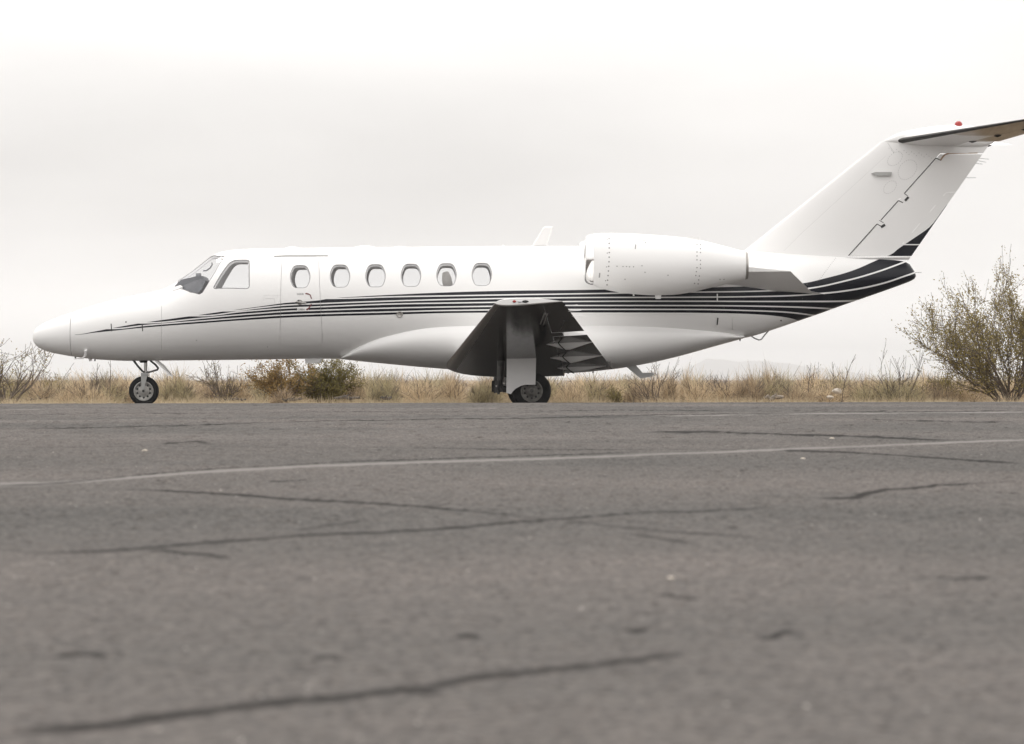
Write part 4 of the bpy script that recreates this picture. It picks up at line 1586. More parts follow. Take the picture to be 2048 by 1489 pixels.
# nose gear
NGx, NGz = P(287.8, 782.5)
gnd_n = gz(NGx, 0)
mb = MB()
sx, sz = P(291.5, 716)
sx2, sz2 = P(291, 745)
mb.tube([(sx, 0, sz), (sx2, 0, sz2)], 0.026, 14, 0)
mb.tube([(sx2 + 0.004, 0, sz2 + 0.02), (sx2 - 0.002, 0, sz2 - 0.055)], [0.036, 0.06], 14, 0)
ng = mb.build('nose_gear_strut', M_alu, jet)
mb = MB()
for sg in (-1, 1):
    a, b_, c, d = P(282.5, 750), P(296, 750), P(289, 779), P(284.5, 779)
    y0, y1 = sg * 0.085, sg * 0.1
    vs = [(p[0], y, p[1]) for y in (y0, y1) for p in (a, b_, c, d)]
    mb.add(vs, [(0, 1, 2, 3), (7, 6, 5, 4), (0, 4, 5, 1), (1, 5, 6, 2), (2, 6, 7, 3), (3, 7, 4, 0)], 0, False)
a, b_ = P(282.5, 746), P(296.5, 752)
mb.box((a[0], -0.1, b_[1]), (b_[0], 0.1, a[1]))
mb.build('wheel_fork', M_grey, ng, angle=30)
mb = MB()
tyre(mb, NGx, 0, NGz, 0.231, 0.152, 0.13, gnd_n - 0.002)
mb.build('tyre', M_rubber, ng, angle=60)
mb = MB()
rim(mb, NGx, 0, NGz, 0.152, 0.11, 10)
mb.tube([(NGx, -0.13, NGz), (NGx, 0.13, NGz)], 0.02, 10, 1)
mb.build('rim', [M_wheel, M_black], ng, angle=40)
for pts_ in ([(266, 720), (276, 733), (285, 743), (290, 745)], [(301, 722), (311, 730), (316.5, 737), (314.5, 740), (305, 743), (293, 746)]):
    mb = MB()
    mb.tube([(P(u, v)[0], -0.06, P(u, v)[1]) for u, v in pts_], 0.013, 7)
    both_(mb, 'torque_link', M_hyd, ng)
for sg in (-1, 1):
    mb = MB()
    pts_ = [P(u, v) for u, v in ((309, 721), (316, 722), (327.5, 731), (345, 753), (339, 752), (324, 735))]
    vs = [(p[0], sg * (0.14 + (0 if i in (0, 1) else 0.05)) + dy, p[1]) for dy in (0, 0.012) for i, p in enumerate(pts_)]
    n = 6
    mb.add(vs, [tuple(range(n)), tuple(range(2 * n - 1, n - 1, -1))] + [(i, (i + 1) % n, n + (i + 1) % n, n + i) for i in range(n)], 0, False)
    mb.build('nose_gear_door', M_door, ng)
mb = MB()
mb.tube([(P(287, 722)[0], 0, P(287, 722)[1] + 0.05), (P(287, 722)[0], 0, P(287, 726)[1])], [0.1, 0.05], 12)
mb.build('strut_boot', M_black, ng)

# main gear (left, then mirrored)
GY = -2.3
MGx, MGz = P(1063.5, 782.3, GY - 0.08)
gnd_m = gz(MGx, GY)
kx, kz = P(1000, 778, GY + 0.12)
mb = MB()
mb.tube([(kx + 0.02, GY + 0.12, wing_low(kx, GY) + 0.05), (kx, GY + 0.12, kz)], [0.06, 0.05], 12)
mb.tube([(kx, GY + 0.08, kz), (kx, GY + 0.2, kz)], 0.055, 12)
mb.tube([(kx + 0.16, GY + 0.12, wing_low(kx, GY)), (MGx - 0.1, GY + 0.12, MGz + 0.1)], 0.03, 10)
mgs = both(mb, 'main_gear_strut', [M_hyd], (jet, jet))
mb = MB()
mb.tube([(kx, GY + 0.13, kz), (MGx, GY + 0.13, MGz)], [0.05, 0.045], 10)
mb.tube([(MGx, GY + 0.16, MGz), (MGx, GY - 0.1, MGz)], 0.03, 10)
mb.box((kx - 0.075, GY + 0.03, kz - 0.06), (kx - 0.02, GY + 0.16, kz + 0.12))
mb.tube([(kx - 0.05, GY + 0.02, kz + 0.05), (kx - 0.02, GY + 0.02, kz - 0.08)], 0.02, 8)
both(mb, 'trailing_link', [M_hyd], mgs)
mb = MB()
mb.tube([(kx - 0.055, GY + 0.0, kz + 0.04), (kx - 0.055, GY + 0.03, kz + 0.04)], 0.014, 8)
both(mb, 'pivot_bolt', [M_alu], mgs)
mb = MB()
mb.tube([(P(1008, 767, GY)[0], GY - 0.02, P(1008, 767, GY)[1]), (P(1008, 767, GY)[0], GY + 0.05, P(1008, 767, GY)[1])], 0.018, 8)
both(mb, 'pivot_bolt', [M_alu], mgs)
mb = MB()
tyre(mb, MGx, GY, MGz, 0.287, 0.158, 0.19, gnd_m - 0.002)
both(mb, 'tyre', [M_rubber], mgs, 60)
mb = MB()
rim(mb, MGx, GY, MGz, 0.158, 0.16, 10)
mb.lathe([(0, 0.168), (-0.006, 0.165), (-0.006, 0.158), (0, 0.155)], (MGx, GY - 0.082, MGz), 'Y', 40, 0)
M_rimd = noisy(mat('worn_rim', (0.2, 0.19, 0.18), 0.5, 0.3), 14.0, (0.1, 0.095, 0.09), (0.24, 0.23, 0.21))
both(mb, 'rim', [M_rimd, M_black], mgs, 40)
DY = GY - 0.16
dp = [(1013.5, 712), (1072, 712), (1071, 770), (1050, 770), (1042, 772), (1031, 778), (1025.4, 783.7), (1022, 788.5), (1012.6, 786.7)]
pd_ = [P(u, v, DY) for u, v in dp]
ztop = wing_low(pd_[0][0], DY)
pd_[0], pd_[1] = (pd_[0][0], wing_low(pd_[0][0], DY) + 0.004), (pd_[1][0], wing_low(pd_[1][0], DY) + 0.004)
mb = MB()
n = len(pd_)
def bow(x, z):
    return -0.02 * (1 - ((z - 0.45) / 0.35) ** 2)
# grid the door so it can bow a little
vs = [(p[0], DY + bow(*p), p[1]) for p in pd_] + [(p[0], DY + 0.022 + bow(*p), p[1]) for p in pd_]
mb.add(vs, [tuple(range(n)), tuple(range(2 * n - 1, n - 1, -1))] + [(i, n + i, n + (i + 1) % n, (i + 1) % n) for i in range(n)], 0, False)
both(mb, 'main_gear_door', [M_door], mgs)
mb = MB()
mb.box((pd_[0][0], DY + 0.03, 0.45), (pd_[0][0] + 0.05, DY + 0.2, 0.48))
both(mb, 'door_link', [M_hyd], mgs)
mb = MB()
mb.box((pd_[1][0] - 0.08, DY + 0.03, 0.55), (pd_[1][0] - 0.03, DY + 0.2, 0.58))
both(mb, 'door_link', [M_hyd], mgs)

# ---- fuselage small fittings
def fuspt(u, v, off=0.0):
    x, ph = dom(u, v)
    return surf(x, ph, off)
strip_on(fuspt, [(548, 513.2), (575, 512.2), (656, 512)], 1.6, 'rain_gutter', M_grey, fus, 0.012)
for (u, v, h, w, ma) in ((222.8, 655.5, 15, 1.7, M_gap), (284.8, 656, 13, 1.8, M_hyd), (1435, 643, 14, 2.4, M_gap)):
    strip_on(fuspt, [(u - 0.5, v - h / 2), (u + 0.5, v + h / 2)] if u < 1000 else [(u + 0.7, v - h / 2), (u - 0.7, v + h / 2)], w, 'door_latch', ma, fus, 0.004, 3)
strip_on(fuspt, [(1434.5, 588), (1434.5, 603)], 2.2, 'door_latch', M_white, fus, 0.006, 3)
mb = MB()
for (u, v, r) in ((252, 644.5, 0.012), (1562, 641.5, 0.012), (1614, 569, 0.014), (1634, 563, 0.01), (1448, 616, 0.009), (1605, 597, 0.009), (393, 681, 0.006), (535, 694, 0.006)):
    rivet(fuspt, u, v, r, 0.003)
tag(mb.build('fastener_heads', M_hyd, fus), kind='stuff')
mb = MB()
for k in range(14):
    rivet(fuspt, 1671 - k * 2.4, 517 + k * 3.2, 0.006)
for k in range(16):
    rivet(fuspt, 893 + k * 8, 657 + (k % 2) * 1.2, 0.004)
tag(mb.build('rivet_rows', M_grey, fus), kind='stuff')
# fuel / service cap
mb = MB()
c = fuspt(799.5, 629, 0.004)
xd, pd2 = dom(799.5, 629)
nv = snorm(xd, pd2)
q = nv.to_track_quat('Z', 'Y').to_matrix()
for prof, mi in (([(0.0, 0.048), (0.008, 0.046), (0.008, 0.036), (0.003, 0.034), (0.003, 0.0005)], 0),):
    tmp = MB()
    tmp.lathe(prof, (0, 0, 0), 'Z', 24)
    mb.add([c + q @ Vector(p) for p in tmp.v], tmp.f, mi)
mb.tube([c + q @ Vector((-0.025, 0.01, 0.008)), c + q @ Vector((0.025, -0.01, 0.008))], 0.006, 6)
mb.build('service_cap', M_alu, fus)
# roof antennas and bumps
def blade(name, pts_, y, th, material=M_white, parent=fus):
    mb = MB()
    p = [P(u, v, y) for u, v in pts_]
    n = len(p)
    cx, cz = sum(a[0] for a in p) / n, sum(a[1] for a in p) / n
    vs = [(a[0], y, a[1]) for a in p]
    l = [(cx + (a[0] - cx) * 0.75, y - th, cz + (a[1] - cz) * 0.85) for a in p]
    r = [(a[0], y + th, a[2]) for a in l]
    r = [(a[0], 2 * y - a[1], a[2]) for a in l]
    mb.add(vs + l + r, [tuple(range(n, 2 * n)), tuple(range(3 * n - 1, 2 * n - 1, -1))] + [(i, (i + 1) % n, n + (i + 1) % n, n + i) for i in range(n)] + [(i, 2 * n + i, 2 * n + (i + 1) % n, (i + 1) % n) for i in range(n)], 0, False)
    return mb.build(name, material, parent)
blade('blade_antenna', [(1062, 494), (1087, 455), (1092, 453), (1106, 453.5), (1104, 462), (1093, 494)], 0.0, 0.018)
def bump(u0, u1, v, h, name='roof_antenna'):
    mb = MB()
    x0, z0 = P(u0, v)
    x1, _ = P(u1, v)
    hh = h / 130.0
    vs, fs = [], []
    for i in range(9):
        t = i / 8
        for k in range(9):
            a = math.pi * k / 8
            pr = math.sin(math.pi * min(0.97, max(0.03, t))) ** 0.5
            vs.append((x0 + (x1 - x0) * t, math.cos(a) * 0.09 * pr, z0 - 0.02 + (hh + 0.02) * pr * math.sin(a)))
    fs = [(i * 9 + k, i * 9 + k + 1, (i + 1) * 9 + k + 1, (i + 1) * 9 + k) for i in range(8) for k in range(8)]
    mb.add(vs, fs)
    mb.build(name, M_white, fus)
bump(568, 601, 497, 3.4)
bump(705, 755, 495.5, 4.0)
bump(784, 815, 494.8, 2.2)
bump(1003, 1009, 493, 3.0)
bump(658, 676, 496.5, 1.4)
# belly blade, L-shaped drain mast, tail loop, probes under the nose
blade('belly_antenna', [(610, 717), (647, 716.5), (644, 721), (641, 726.5), (611, 727.5)], -0.12, 0.02)
mb = MB()
def profile_plate(pts_, y, th):
    p = [P(u, v, y) for u, v in pts_]
    n = len(p)
    vs = [(a[0], y - th, a[1]) for a in p] + [(a[0], y + th, a[1]) for a in p]
    mb.add(vs, [tuple(range(n)), tuple(range(2 * n - 1, n - 1, -1))] + [(i, n + i, n + (i + 1) % n, (i + 1) % n) for i in range(n)], 0, False)
profile_plate([(1253, 734.5), (1271, 730), (1285, 746), (1305, 745.5), (1309, 750), (1300, 754.5), (1281, 757.5)], -0.1, 0.018)
mb.build('drain_mast', M_grey, fus)
mb = MB()
mb.tube([(P(u, v)[0], 0.0, P(u, v)[1]) for u, v in [(1500, 671), (1509, 677), (1518, 680.5), (1523, 679), (1529, 671), (1537, 662)]], 0.011, 7)
mb.build('tail_loop', M_grey, fus)
mb = MB()
pr = [fuspt(172, 699, 0.02), fuspt(172.5, 706, 0.05), fuspt(168, 707.5, 0.085), fuspt(150, 708, 0.09)]
mb.tube(pr, [0.024, 0.022, 0.012, 0.007], 8)
mb.build('pitot_probe', M_white, fus)
mb = MB()
x0, z0 = P(180, 716)
mb.tube([(x0 - 0.01, 0, z0 + 0.05), (x0 + 0.01, 0, z0 - 0.05)], [0.035, 0.022], 8)
mb.build('temperature_probe', M_white, fus)
for (u, v) in ((151, 714.5), (190, 719.5), (1480, 679.5), (1186, 743.5), (1110, 748)):
    x0, z0 = P(u, v)
    mb = MB()
    mb.tube([(x0, 0, z0 + 0.02), (x0, 0, z0 - 0.025)], 0.012, 6)
    mb.build('drain_stub', M_hyd, fus)
mb = MB()
p_ = P(1217, 727, -0.9)
mb.box((p_[0] - 0.045, -0.97, p_[1] - 0.04), (p_[0] + 0.03, -0.86, p_[1] + 0.03), 0)
mb.build('flap_hinge_cover', M_hyd, wings[0])

# ---- door markings: handle, LOCK / OPEN, red arrows
mb = MB()
c = fuspt(600, 605, 0.004)
xd, pd2 = dom(600, 605)
q = snorm(xd, pd2).to_track_quat('Z', 'Y').to_matrix()
tmp = MB()
tmp.lathe([(0.0, 0.04), (0.008, 0.038), (0.008, 0.026), (-0.006, 0.024), (-0.006, 0.0005)], (0, 0, 0), 'Z', 24)
mb.add([c + q @ Vector(p) for p in tmp.v], tmp.f, 0)
mb.tube([fuspt(592, 604, 0.01), fuspt(598, 605, 0.022), fuspt(607, 606, 0.022), fuspt(612, 606.5, 0.012)], 0.011, 7, 0)
mb.build('door_handle', M_alu, door)
strip_on(fuspt, [(596.5, 600.5), (598, 608.5)], 3.2, 'handle_recess', M_gap, door, 0.014, 3)
strip_on(fuspt, [(594.5, 619.5), (617, 619)], 7.0, 'placard', M_white, door, 0.0025, 4)
strip_on(fuspt, [(617, 588.5), (620.5, 590.5), (623, 598)], 1.9, 'arrow', M_redpaint, door, 0.003)
strip_on(fuspt, [(611, 587.4), (617.5, 588.8)], 2.6, 'arrow', M_redpaint, door, 0.003)
strip_on(fuspt, [(622.8, 608), (620.5, 613), (617, 617)], 1.9, 'arrow', M_redpaint, door, 0.0045)
strip_on(fuspt, [(619, 616), (613, 620.2)], 2.8, 'arrow', M_redpaint, door, 0.0045)
def text(s, u, v, hpx, name, material, parent, off=0.0045):
    cu = bpy.data.curves.new(name, 'FONT')
    cu.body = s
    cu.size = 1.0
    o = bpy.data.objects.new(name, cu)
    C.objects.link(o)
    dg = bpy.context.evaluated_depsgraph_get()
    me0 = bpy.data.meshes.new_from_object(o.evaluated_get(dg))
    bpy.data.objects.remove(o)
    xs_ = [p.co.x for p in me0.vertices]
    ys_ = [p.co.y for p in me0.vertices]
    x0_, y0_, hh = min(xs_), min(ys_), max(ys_) - min(ys_)
    k = hpx / hh
    for p in me0.vertices:
        p.co = fuspt(u + (p.co.x - x0_) * k, v - (p.co.y - y0_) * k, off)
    me0.materials.append(material)
    return link(name, me0, parent)
text('LOCK', 594.5, 590.2, 3.6, 'lettering', M_ink, door)
text('OPEN', 596, 621.2, 3.6, 'lettering', M_ink, door)

# ------------------------------------------------------------------ vegetation
def veg(name, c0, c1, rough=0.9, scale=28.0, trans=0.3):
    m = noisy(mat(name, c0, rough, spec=0.2), scale, c0, c1, detail=2)
    if trans:
        nt = m.node_tree
        b = nt.nodes['Principled BSDF']
        out = nt.nodes['Material Output']
        src = b.inputs['Base Color'].links[0].from_socket
        tl = nt.nodes.new('ShaderNodeBsdfTranslucent')
        nt.links.new(src, tl.inputs[0])
        mx = nt.nodes.new('ShaderNodeMixShader')
        mx.inputs[0].default_value = trans
        nt.links.new(b.outputs[0], mx.inputs[1])
        nt.links.new(tl.outputs[0], mx.inputs[2])
        nt.links.new(mx.outputs[0], out.inputs[0])
    return m
M_tan = [veg('dry_grass_pale', (0.52, 0.405, 0.26), (0.74, 0.61, 0.43)), veg('dry_grass_brown', (0.34, 0.26, 0.165), (0.58, 0.46, 0.32)), veg('dry_grass_olive', (0.29, 0.25, 0.14), (0.52, 0.45, 0.29))]
M_twig = veg('twig_bark', (0.09, 0.07, 0.055), (0.17, 0.14, 0.115), trans=0)
M_olive = veg('olive_leaf', (0.19, 0.155, 0.05), (0.36, 0.29, 0.12), scale=4)
M_green = veg('green_leaf', (0.14, 0.12, 0.04), (0.26, 0.22, 0.085), scale=4)
M_rust = veg('rust_leaf', (0.22, 0.14, 0.055), (0.38, 0.27, 0.115), scale=5)
M_straw = veg('straw', (0.4, 0.32, 0.21), (0.56, 0.48, 0.34))

def blade_strip(mb, p, d, L, w, droop, rg, seg=3, mi=0):
    p = Vector(p)
    d = Vector(d).normalized()
    side = d.cross(Vector((rg.uniform(-1, 1), rg.uniform(-1, 1), rg.uniform(-0.3, 0.3))))
    if side.length < 1e-4:
        side = d.orthogonal()
    side.normalize()
    vs = []
    for k in range(seg + 1):
        t = k / seg
        ww = w * (1 - 0.85 * t) * 0.5
        vs += [p + side * ww, p - side * ww]
        d = (d + Vector((0, 0, -droop / seg))).normalized()
        p = p + d * (L / seg)
    mb.add(vs, [(2 * k, 2 * k + 1, 2 * k + 3, 2 * k + 2) for k in range(seg)], mi)

def dome_blades(mb, rg, n, cx, cy, z0, rx, H, w, mi=0, seg=2, dark=None):
    """fine stems radiating from the inside of a rounded clump; ragged outline, dense middle"""
    for _ in range(n):
        a = rg.uniform(0, 2 * math.pi)
        el = math.asin(rg.uniform(0.02, 1.0))
        d = Vector((math.cos(a) * math.cos(el), math.sin(a) * math.cos(el), math.sin(el) + 0.25))
        q = rg.uniform(0.1, 0.62)
        p = Vector((cx + math.cos(a) * math.cos(el) * rx * q, cy + math.sin(a) * math.cos(el) * rx * q, z0 + H * math.sin(el) * q))
        d = (Vector((d.x * rx, d.y * rx, d.z * H)).normalized() + Vector((rg.gauss(0, 0.42), rg.gauss(0, 0.42), rg.gauss(0, 0.3)))).normalized()
        L = (rx * math.cos(el) ** 2 + H * math.sin(el) ** 2) * rg.uniform(0.22, 0.62) * (1.25 if rg.random() < 0.06 else 1.0)
        blade_strip(mb, p, d, L, w * rg.uniform(0.6, 1.4), rg.uniform(-0.1, 0.5), rg, seg, dark if (dark is not None and rg.random() < 0.24) else mi)  # random twig-dark blades colour in the shadow gaps of the clump

def tuft_mesh(seed, n, R_, H, w=0.0065, lobes=5):
    rg = random.Random(seed)
    mb = MB()
    for k in range(lobes):
        a = 2 * math.pi * k / lobes + rg.uniform(-0.5, 0.5)
        q = 0.0 if k == 0 else R_ * rg.uniform(0.35, 0.75)
        hh = H * (1.0 if k == 0 else rg.uniform(0.5, 0.92))
        dome_blades(mb, rg, n // lobes, math.cos(a) * q, math.sin(a) * q, 0.0, R_ * rg.uniform(0.45, 0.7), hh, w, dark=1)
    return mb

def grow(tw, lf, p, d, L, r, depth, rg, leafd, kid=(3, 5), spread=0.6, up=0.12, minr=0.0025, leafsz=0.03, leaflev=1, nleaf=10):
    """recursive limbs: tw collects wood, lf collects leaves"""
    seg = 4
    pts, rads = [Vector(p)], [r]
    dirs = [Vector(d)]
    q, dd = Vector(p), Vector(d).normalized()
    for k in range(seg):
        dd = (dd + Vector((rg.gauss(0, 0.13), rg.gauss(0, 0.13), rg.gauss(0, 0.1) + up * 0.3))).normalized()
        q = q + dd * (L / seg)
        pts.append(q.copy())
        dirs.append(dd.copy())
        rads.append(max(minr, r * (1 - 0.55 * (k + 1) / seg)))
    tw.tube(pts, rads, 3 if depth <= 1 else 5, 0, False)
    if depth <= leaflev and leafd > 0:
        for _ in range(int(nleaf * leafd * rg.uniform(0.4, 1.5))):
            k = rg.randrange(1, seg + 1)
            c = pts[k - 1].lerp(pts[k], rg.random()) + Vector((rg.gauss(0, leafsz), rg.gauss(0, leafsz), rg.gauss(0, leafsz)))
            a = Vector((rg.uniform(-1, 1), rg.uniform(-1, 1), rg.uniform(-1, 0.6))).normalized() * leafsz * rg.uniform(0.5, 1.3)
            b_ = a.cross(Vector((rg.uniform(-1, 1), rg.uniform(-1, 1), rg.uniform(-1, 1)))).normalized() * leafsz * 0.22
            lf.add([c - a * 0.5, c + b_, c + a * 0.5, c - b_], [(0, 1, 2, 3)], 0, False)
    if depth == 0:
        return
    for _ in range(rg.randint(*kid)):
        k = rg.randint(1, seg)
        f = rg.uniform(0.3, 1.0) if k < seg else 1.0
        c = pts[k - 1].lerp(pts[k], f)
        dn = (dirs[k] + Vector((rg.gauss(0, spread), rg.gauss(0, spread), rg.gauss(0, spread * 0.7) + up))).normalized()
        grow(tw, lf, c, dn, L * rg.uniform(0.5, 0.82), max(minr, rads[k] * 0.75), depth - 1, rg, leafd, kid, spread, up, minr, leafsz, leaflev, nleaf)

GZ = -0.13
def gpt(u, D):
    """ground spot at distance D (metres from the camera) under photo column u"""
    return Vector(((u - 1024.0) / FPX * D, D - DIST, GZ))
def height(v, D):
    return CAMH + (760.0 - v) / FPX * D - GZ

tufts = [tuft_mesh(11, 3400, 0.42, 0.72), tuft_mesh(12, 3600, 0.5, 0.7, lobes=7), tuft_mesh(13, 2600, 0.38, 0.8, 0.006, 3), tuft_mesh(14, 4000, 0.55, 0.66, 0.0065, 8)]
tuft_me = {}
def tuft_obj(kind, mi):
    key = (kind, mi)
    if key not in tuft_me:
        o = tufts[kind].build('foliage', [M_tan[mi], M_twig])
        tuft_me[key] = o.data
        bpy.data.objects.remove(o)
    return tuft_me[key]

def twig_clump(seed, n, H, spread, depth=2):
    rg = random.Random(seed)
    tw, lf = MB(), MB()
    for _ in range(n):
        a = rg.uniform(0, 2 * math.pi)
        d = Vector((math.cos(a) * spread * rg.uniform(0.2, 1), math.sin(a) * spread * rg.uniform(0.2, 1), 1))
        grow(tw, lf, (rg.gauss(0, 0.05), rg.gauss(0, 0.05), 0), d, H * rg.uniform(0.4, 0.6), 0.011, depth, rg, 0, (2, 3), 0.45, 0.1, 0.003)
    return tw
stem_me = []
for sd in (3, 4, 5):
    o = twig_clump(sd, 7, 0.62, 0.7).build('stems', M_twig)
    stem_me.append(o.data)
    bpy.data.objects.remove(o)

def shrub(u, D, vtop, wpx, kind, mi, label, rot=None):
    p = gpt(u, D)
    h = height(vtop, D)
    root = bpy.data.objects.new('dry_shrub', None)
    C.objects.link(root)
    root.location = p
    root.rotation_euler = (0, 0, rng.uniform(0, 6.28) if rot is None else rot)
    wid = wpx / FPX * D
    baseR = (0.42, 0.5, 0.38, 0.55)[kind] + 0.22
    root.scale = (1.7 * wid / (2 * baseR), 1.7 * wid / (2 * baseR), 1.18 * h / 0.74)
    link('foliage', tuft_obj(kind, mi), root)
    link('stems', stem_me[kind % 3], root)
    tag(root, label, 'shrub', 'dry tan shrubs in the strip behind the apron')
    return root

SH = [
    (165, 66, 744, 95, 3, 0, 'wide pale tan shrub left of the nose wheel, below the nose probes'),
    (228, 67, 749, 60, 0, 1, 'brownish dry shrub directly left of the nose wheel'),
    (112, 68, 752, 60, 1, 2, 'low olive-tan shrub under the tip of the jet nose'),
    (362, 66, 743, 80, 0, 2, 'dark-hearted tan shrub to the right of the nose wheel'),
    (322, 67, 756, 46, 2, 0, 'small pale tuft touching the right side of the nose wheel'),
    (425, 67, 745, 62, 1, 1, 'grey-brown dry shrub left of the leafless twiggy bush under the cockpit'),
    (482, 67, 746, 60, 0, 0, 'straw-coloured shrub between the leafless twiggy bush and the rust-leaved bush'),
    (712, 66, 739, 66, 1, 0, 'pale shrub just right of the round green bush'),
    (775, 64.5, 752, 80, 0, 2, 'rounded olive-tan tuft at the apron edge under the start of the belly fairing'),
    (762, 69, 738, 90, 3, 0, 'tall pale shrub standing behind the rounded olive-tan tuft'),
    (842, 67, 746, 76, 1, 0, 'pale shrub below the middle of the belly fairing'),
    (905, 67, 748, 64, 2, 1, 'brown upright shrub left of the main wheels, second from them'),
    (962, 65, 756, 74, 0, 2, 'rounded tan shrub immediately left of the main wheels'),
    (1135, 66, 750, 70, 1, 0, 'pale shrub immediately right of the main wheels'),
    (1186, 67, 748, 66, 3, 0, 'pale shrub between the main wheels and the small dark green bush'),
    (1272, 67, 752, 74, 0, 1, 'brownish shrub below the bent belly mast'),
    (1345, 66, 744, 60, 2, 0, 'pale shrub right of the bent belly mast'),
    (1372, 67.5, 736, 44, 2, 0, 'tall thin straw plume just right of the bare twigs beside the belly mast'),
    (1440, 67, 752, 80, 1, 0, 'low pale shrub in the open gap below the tail loop'),
    (1505, 66, 737, 78, 0, 1, 'tall tan shrub with a dark base below the tail loop'),
    (1536, 67.5, 730, 40, 2, 0, 'highest straw plume right of the tail loop'),
    (1588, 66, 753, 76, 3, 1, 'low brown shrub behind the weathered log'),
    (1660, 67, 754, 80, 1, 0, 'low pale shrub under the upright dark stalks'),
    (1722, 67, 752, 60, 0, 0, 'pale shrub left of the big rounded shrub near the tree'),
    (1778, 65.5, 731, 124, 3, 2, 'big rounded olive-tan shrub left of the green tree'),
    (1868, 66.5, 752, 74, 1, 1, 'grey-brown shrub between the big rounded shrub and the green tree'),
    (1930, 68, 756, 70, 0, 0, 'pale shrub showing behind the stems of the green tree'),
    (40, 68, 760, 80, 3, 1, 'low brown shrub at the foot of the bare-branched bush at the left edge'),
    (566, 64.6, 774, 70, 2, 1, 'low brown shrub at the foot of the rust-leaved bush'),
]
for s in SH:
    shrub(*s)

def bush(name, label, cat, u, D, H, n, seed, leafm, leafd, spread, depth=3, rad=0.022, leafsz=0.035, kid=(3, 4), rake=(0, 0), trunk='stems', crown='foliage', nleaf=10, sprd=0.5, minr=0.0028, leaflev=1, baseR=0.06, up=0.12):
    rg = random.Random(seed)
    tw, lf = MB(), MB()
    for i in range(n):
        a = 2 * math.pi * (i + rg.uniform(-0.3, 0.3)) / n
        k = spread * rg.uniform(0.35, 1.0)
        d = Vector((math.cos(a) * k + rake[0], math.sin(a) * k + rake[1], 1.0)).normalized()
        grow(tw, lf, (math.cos(a) * baseR * rg.random(), math.sin(a) * baseR * rg.random(), -0.03), d, H * rg.uniform(0.42, 0.58), rad * rg.uniform(0.6, 1.0), depth, rg, leafd, kid, sprd, up, minr, leafsz, leaflev, nleaf)
    root = bpy.data.objects.new(name, None)
    C.objects.link(root)
    root.location = gpt(u, D)
    # bring the grown height to the height wanted
    zmax = sorted(v[2] for v in tw.v)[int(len(tw.v) * 0.995)]
    k = H / zmax
    for mbx in (tw, lf):
        mbx.v = [(x * k, y * k, z * k) for x, y, z in mbx.v]
    tw.build(trunk, M_twig, root)
    if lf.f:
        lf.build(crown, leafm, root)
    tag(root, label, cat)
    return root

bush('mesquite_tree', 'airy olive-green tree with many thin stems at the right edge, below the tail', 'tree', 2020, 66, height(536, 66), 15, 86, M_olive, 0.8, 1.45, 4, 0.022, 0.05, (3, 4), trunk='trunk', crown='crown', nleaf=9, sprd=0.42, rake=(-0.12, 0), leaflev=1, up=0.14, minr=0.003)
bush('bare_bush', 'bare-branched dark bush with a few olive leaves at the left edge ahead of the nose', 'bush', 8, 66, height(668, 66), 9, 31, M_olive, 0.5, 1.0, 3, 0.024, 0.035, (2, 3), nleaf=8, sprd=0.5)
bush('bare_bush', 'leafless twiggy grey bush under the cockpit windows', 'bush', 447, 65.5, height(722, 65.5), 7, 41, M_olive, 0.25, 0.8, 3, 0.02, 0.03, (2, 4), nleaf=8)
bush('leafy_bush', 'rust-brown leaved bush under the cabin door', 'bush', 566, 65.5, height(712, 65.5), 9, 51, M_rust, 1.0, 0.75, 3, 0.026, 0.045, (3, 4), nleaf=12)
bush('leafy_bush', 'dense rounded green bush right of the rust-brown bush', 'bush', 652, 65.8, height(719, 65.8), 13, 61, M_green, 1.0, 0.62, 3, 0.02, 0.04, (3, 5), nleaf=13)
bush('leafy_bush', 'small dark green bush at the apron edge right of the main wheels', 'bush', 1233, 64.3, height(772, 64.3), 8, 71, M_green, 1.0, 0.4, 2, 0.01, 0.03, (3, 5), nleaf=10)
bush('bare_bush', 'spray of bare twigs rising beside the bent belly mast', 'bush', 1312, 66, height(716, 66), 8, 81, M_olive, 0.15, 0.8, 2, 0.012, 0.03, (2, 4), nleaf=6)
bush('leafy_bush', 'dark green low bush with upright stalks left of the tall single stalk', 'bush', 1650, 68, height(734, 68), 10, 91, M_green, 0.7, 0.9, 2, 0.012, 0.035, (2, 3), nleaf=8)
bush('bare_bush', 'bare twigs sticking out above the big rounded shrub near the tree', 'bush', 1800, 66.5, height(690, 66.5), 6, 101, M_olive, 0.2, 0.7, 2, 0.012, 0.03, (2, 4), nleaf=6)
bush('leafy_bush', 'dark olive bush at the left foot of the green tree', 'bush', 1878, 67.5, height(738, 67.5), 9, 111, M_olive, 0.8, 0.8, 3, 0.014, 0.035, (2, 4), nleaf=8)
bush('leafy_bush', 'small olive bush showing under the jet nose tip', 'bush', 92, 69, height(745, 69), 9, 121, M_olive, 1.0, 0.9, 2, 0.012, 0.035, (3, 4), nleaf=9)
def stalk(u, D, vtop, lean, label):
    H = height(vtop, D)
    mb = MB()
    rg = random.Random(int(u))
    pts_, r_ = [], []
    for k in range(7):
        t = k / 6
        pts_.append((lean * H * t * t + rg.gauss(0, 0.006), rg.gauss(0, 0.006), H * t))
        r_.append(0.008 * (1 - 0.6 * t))
    mb.tube(pts_, r_, 5)
    for k in (3, 4, 5):
        mb.tube([pts_[k], Vector(pts_[k]) + Vector((rg.uniform(-0.1, 0.1), rg.uniform(-0.05, 0.05), 0.1))], [0.005, 0.003], 4)
    o = mb.build('plant_stalk', M_twig)
    o.location = gpt(u, D)
    tag(o, label, 'stalk', 'tall dry stalks rising out of the scrub')
stalk(1684, 66, 709, 0.25, 'tall single bent stalk below the striped tail cone')
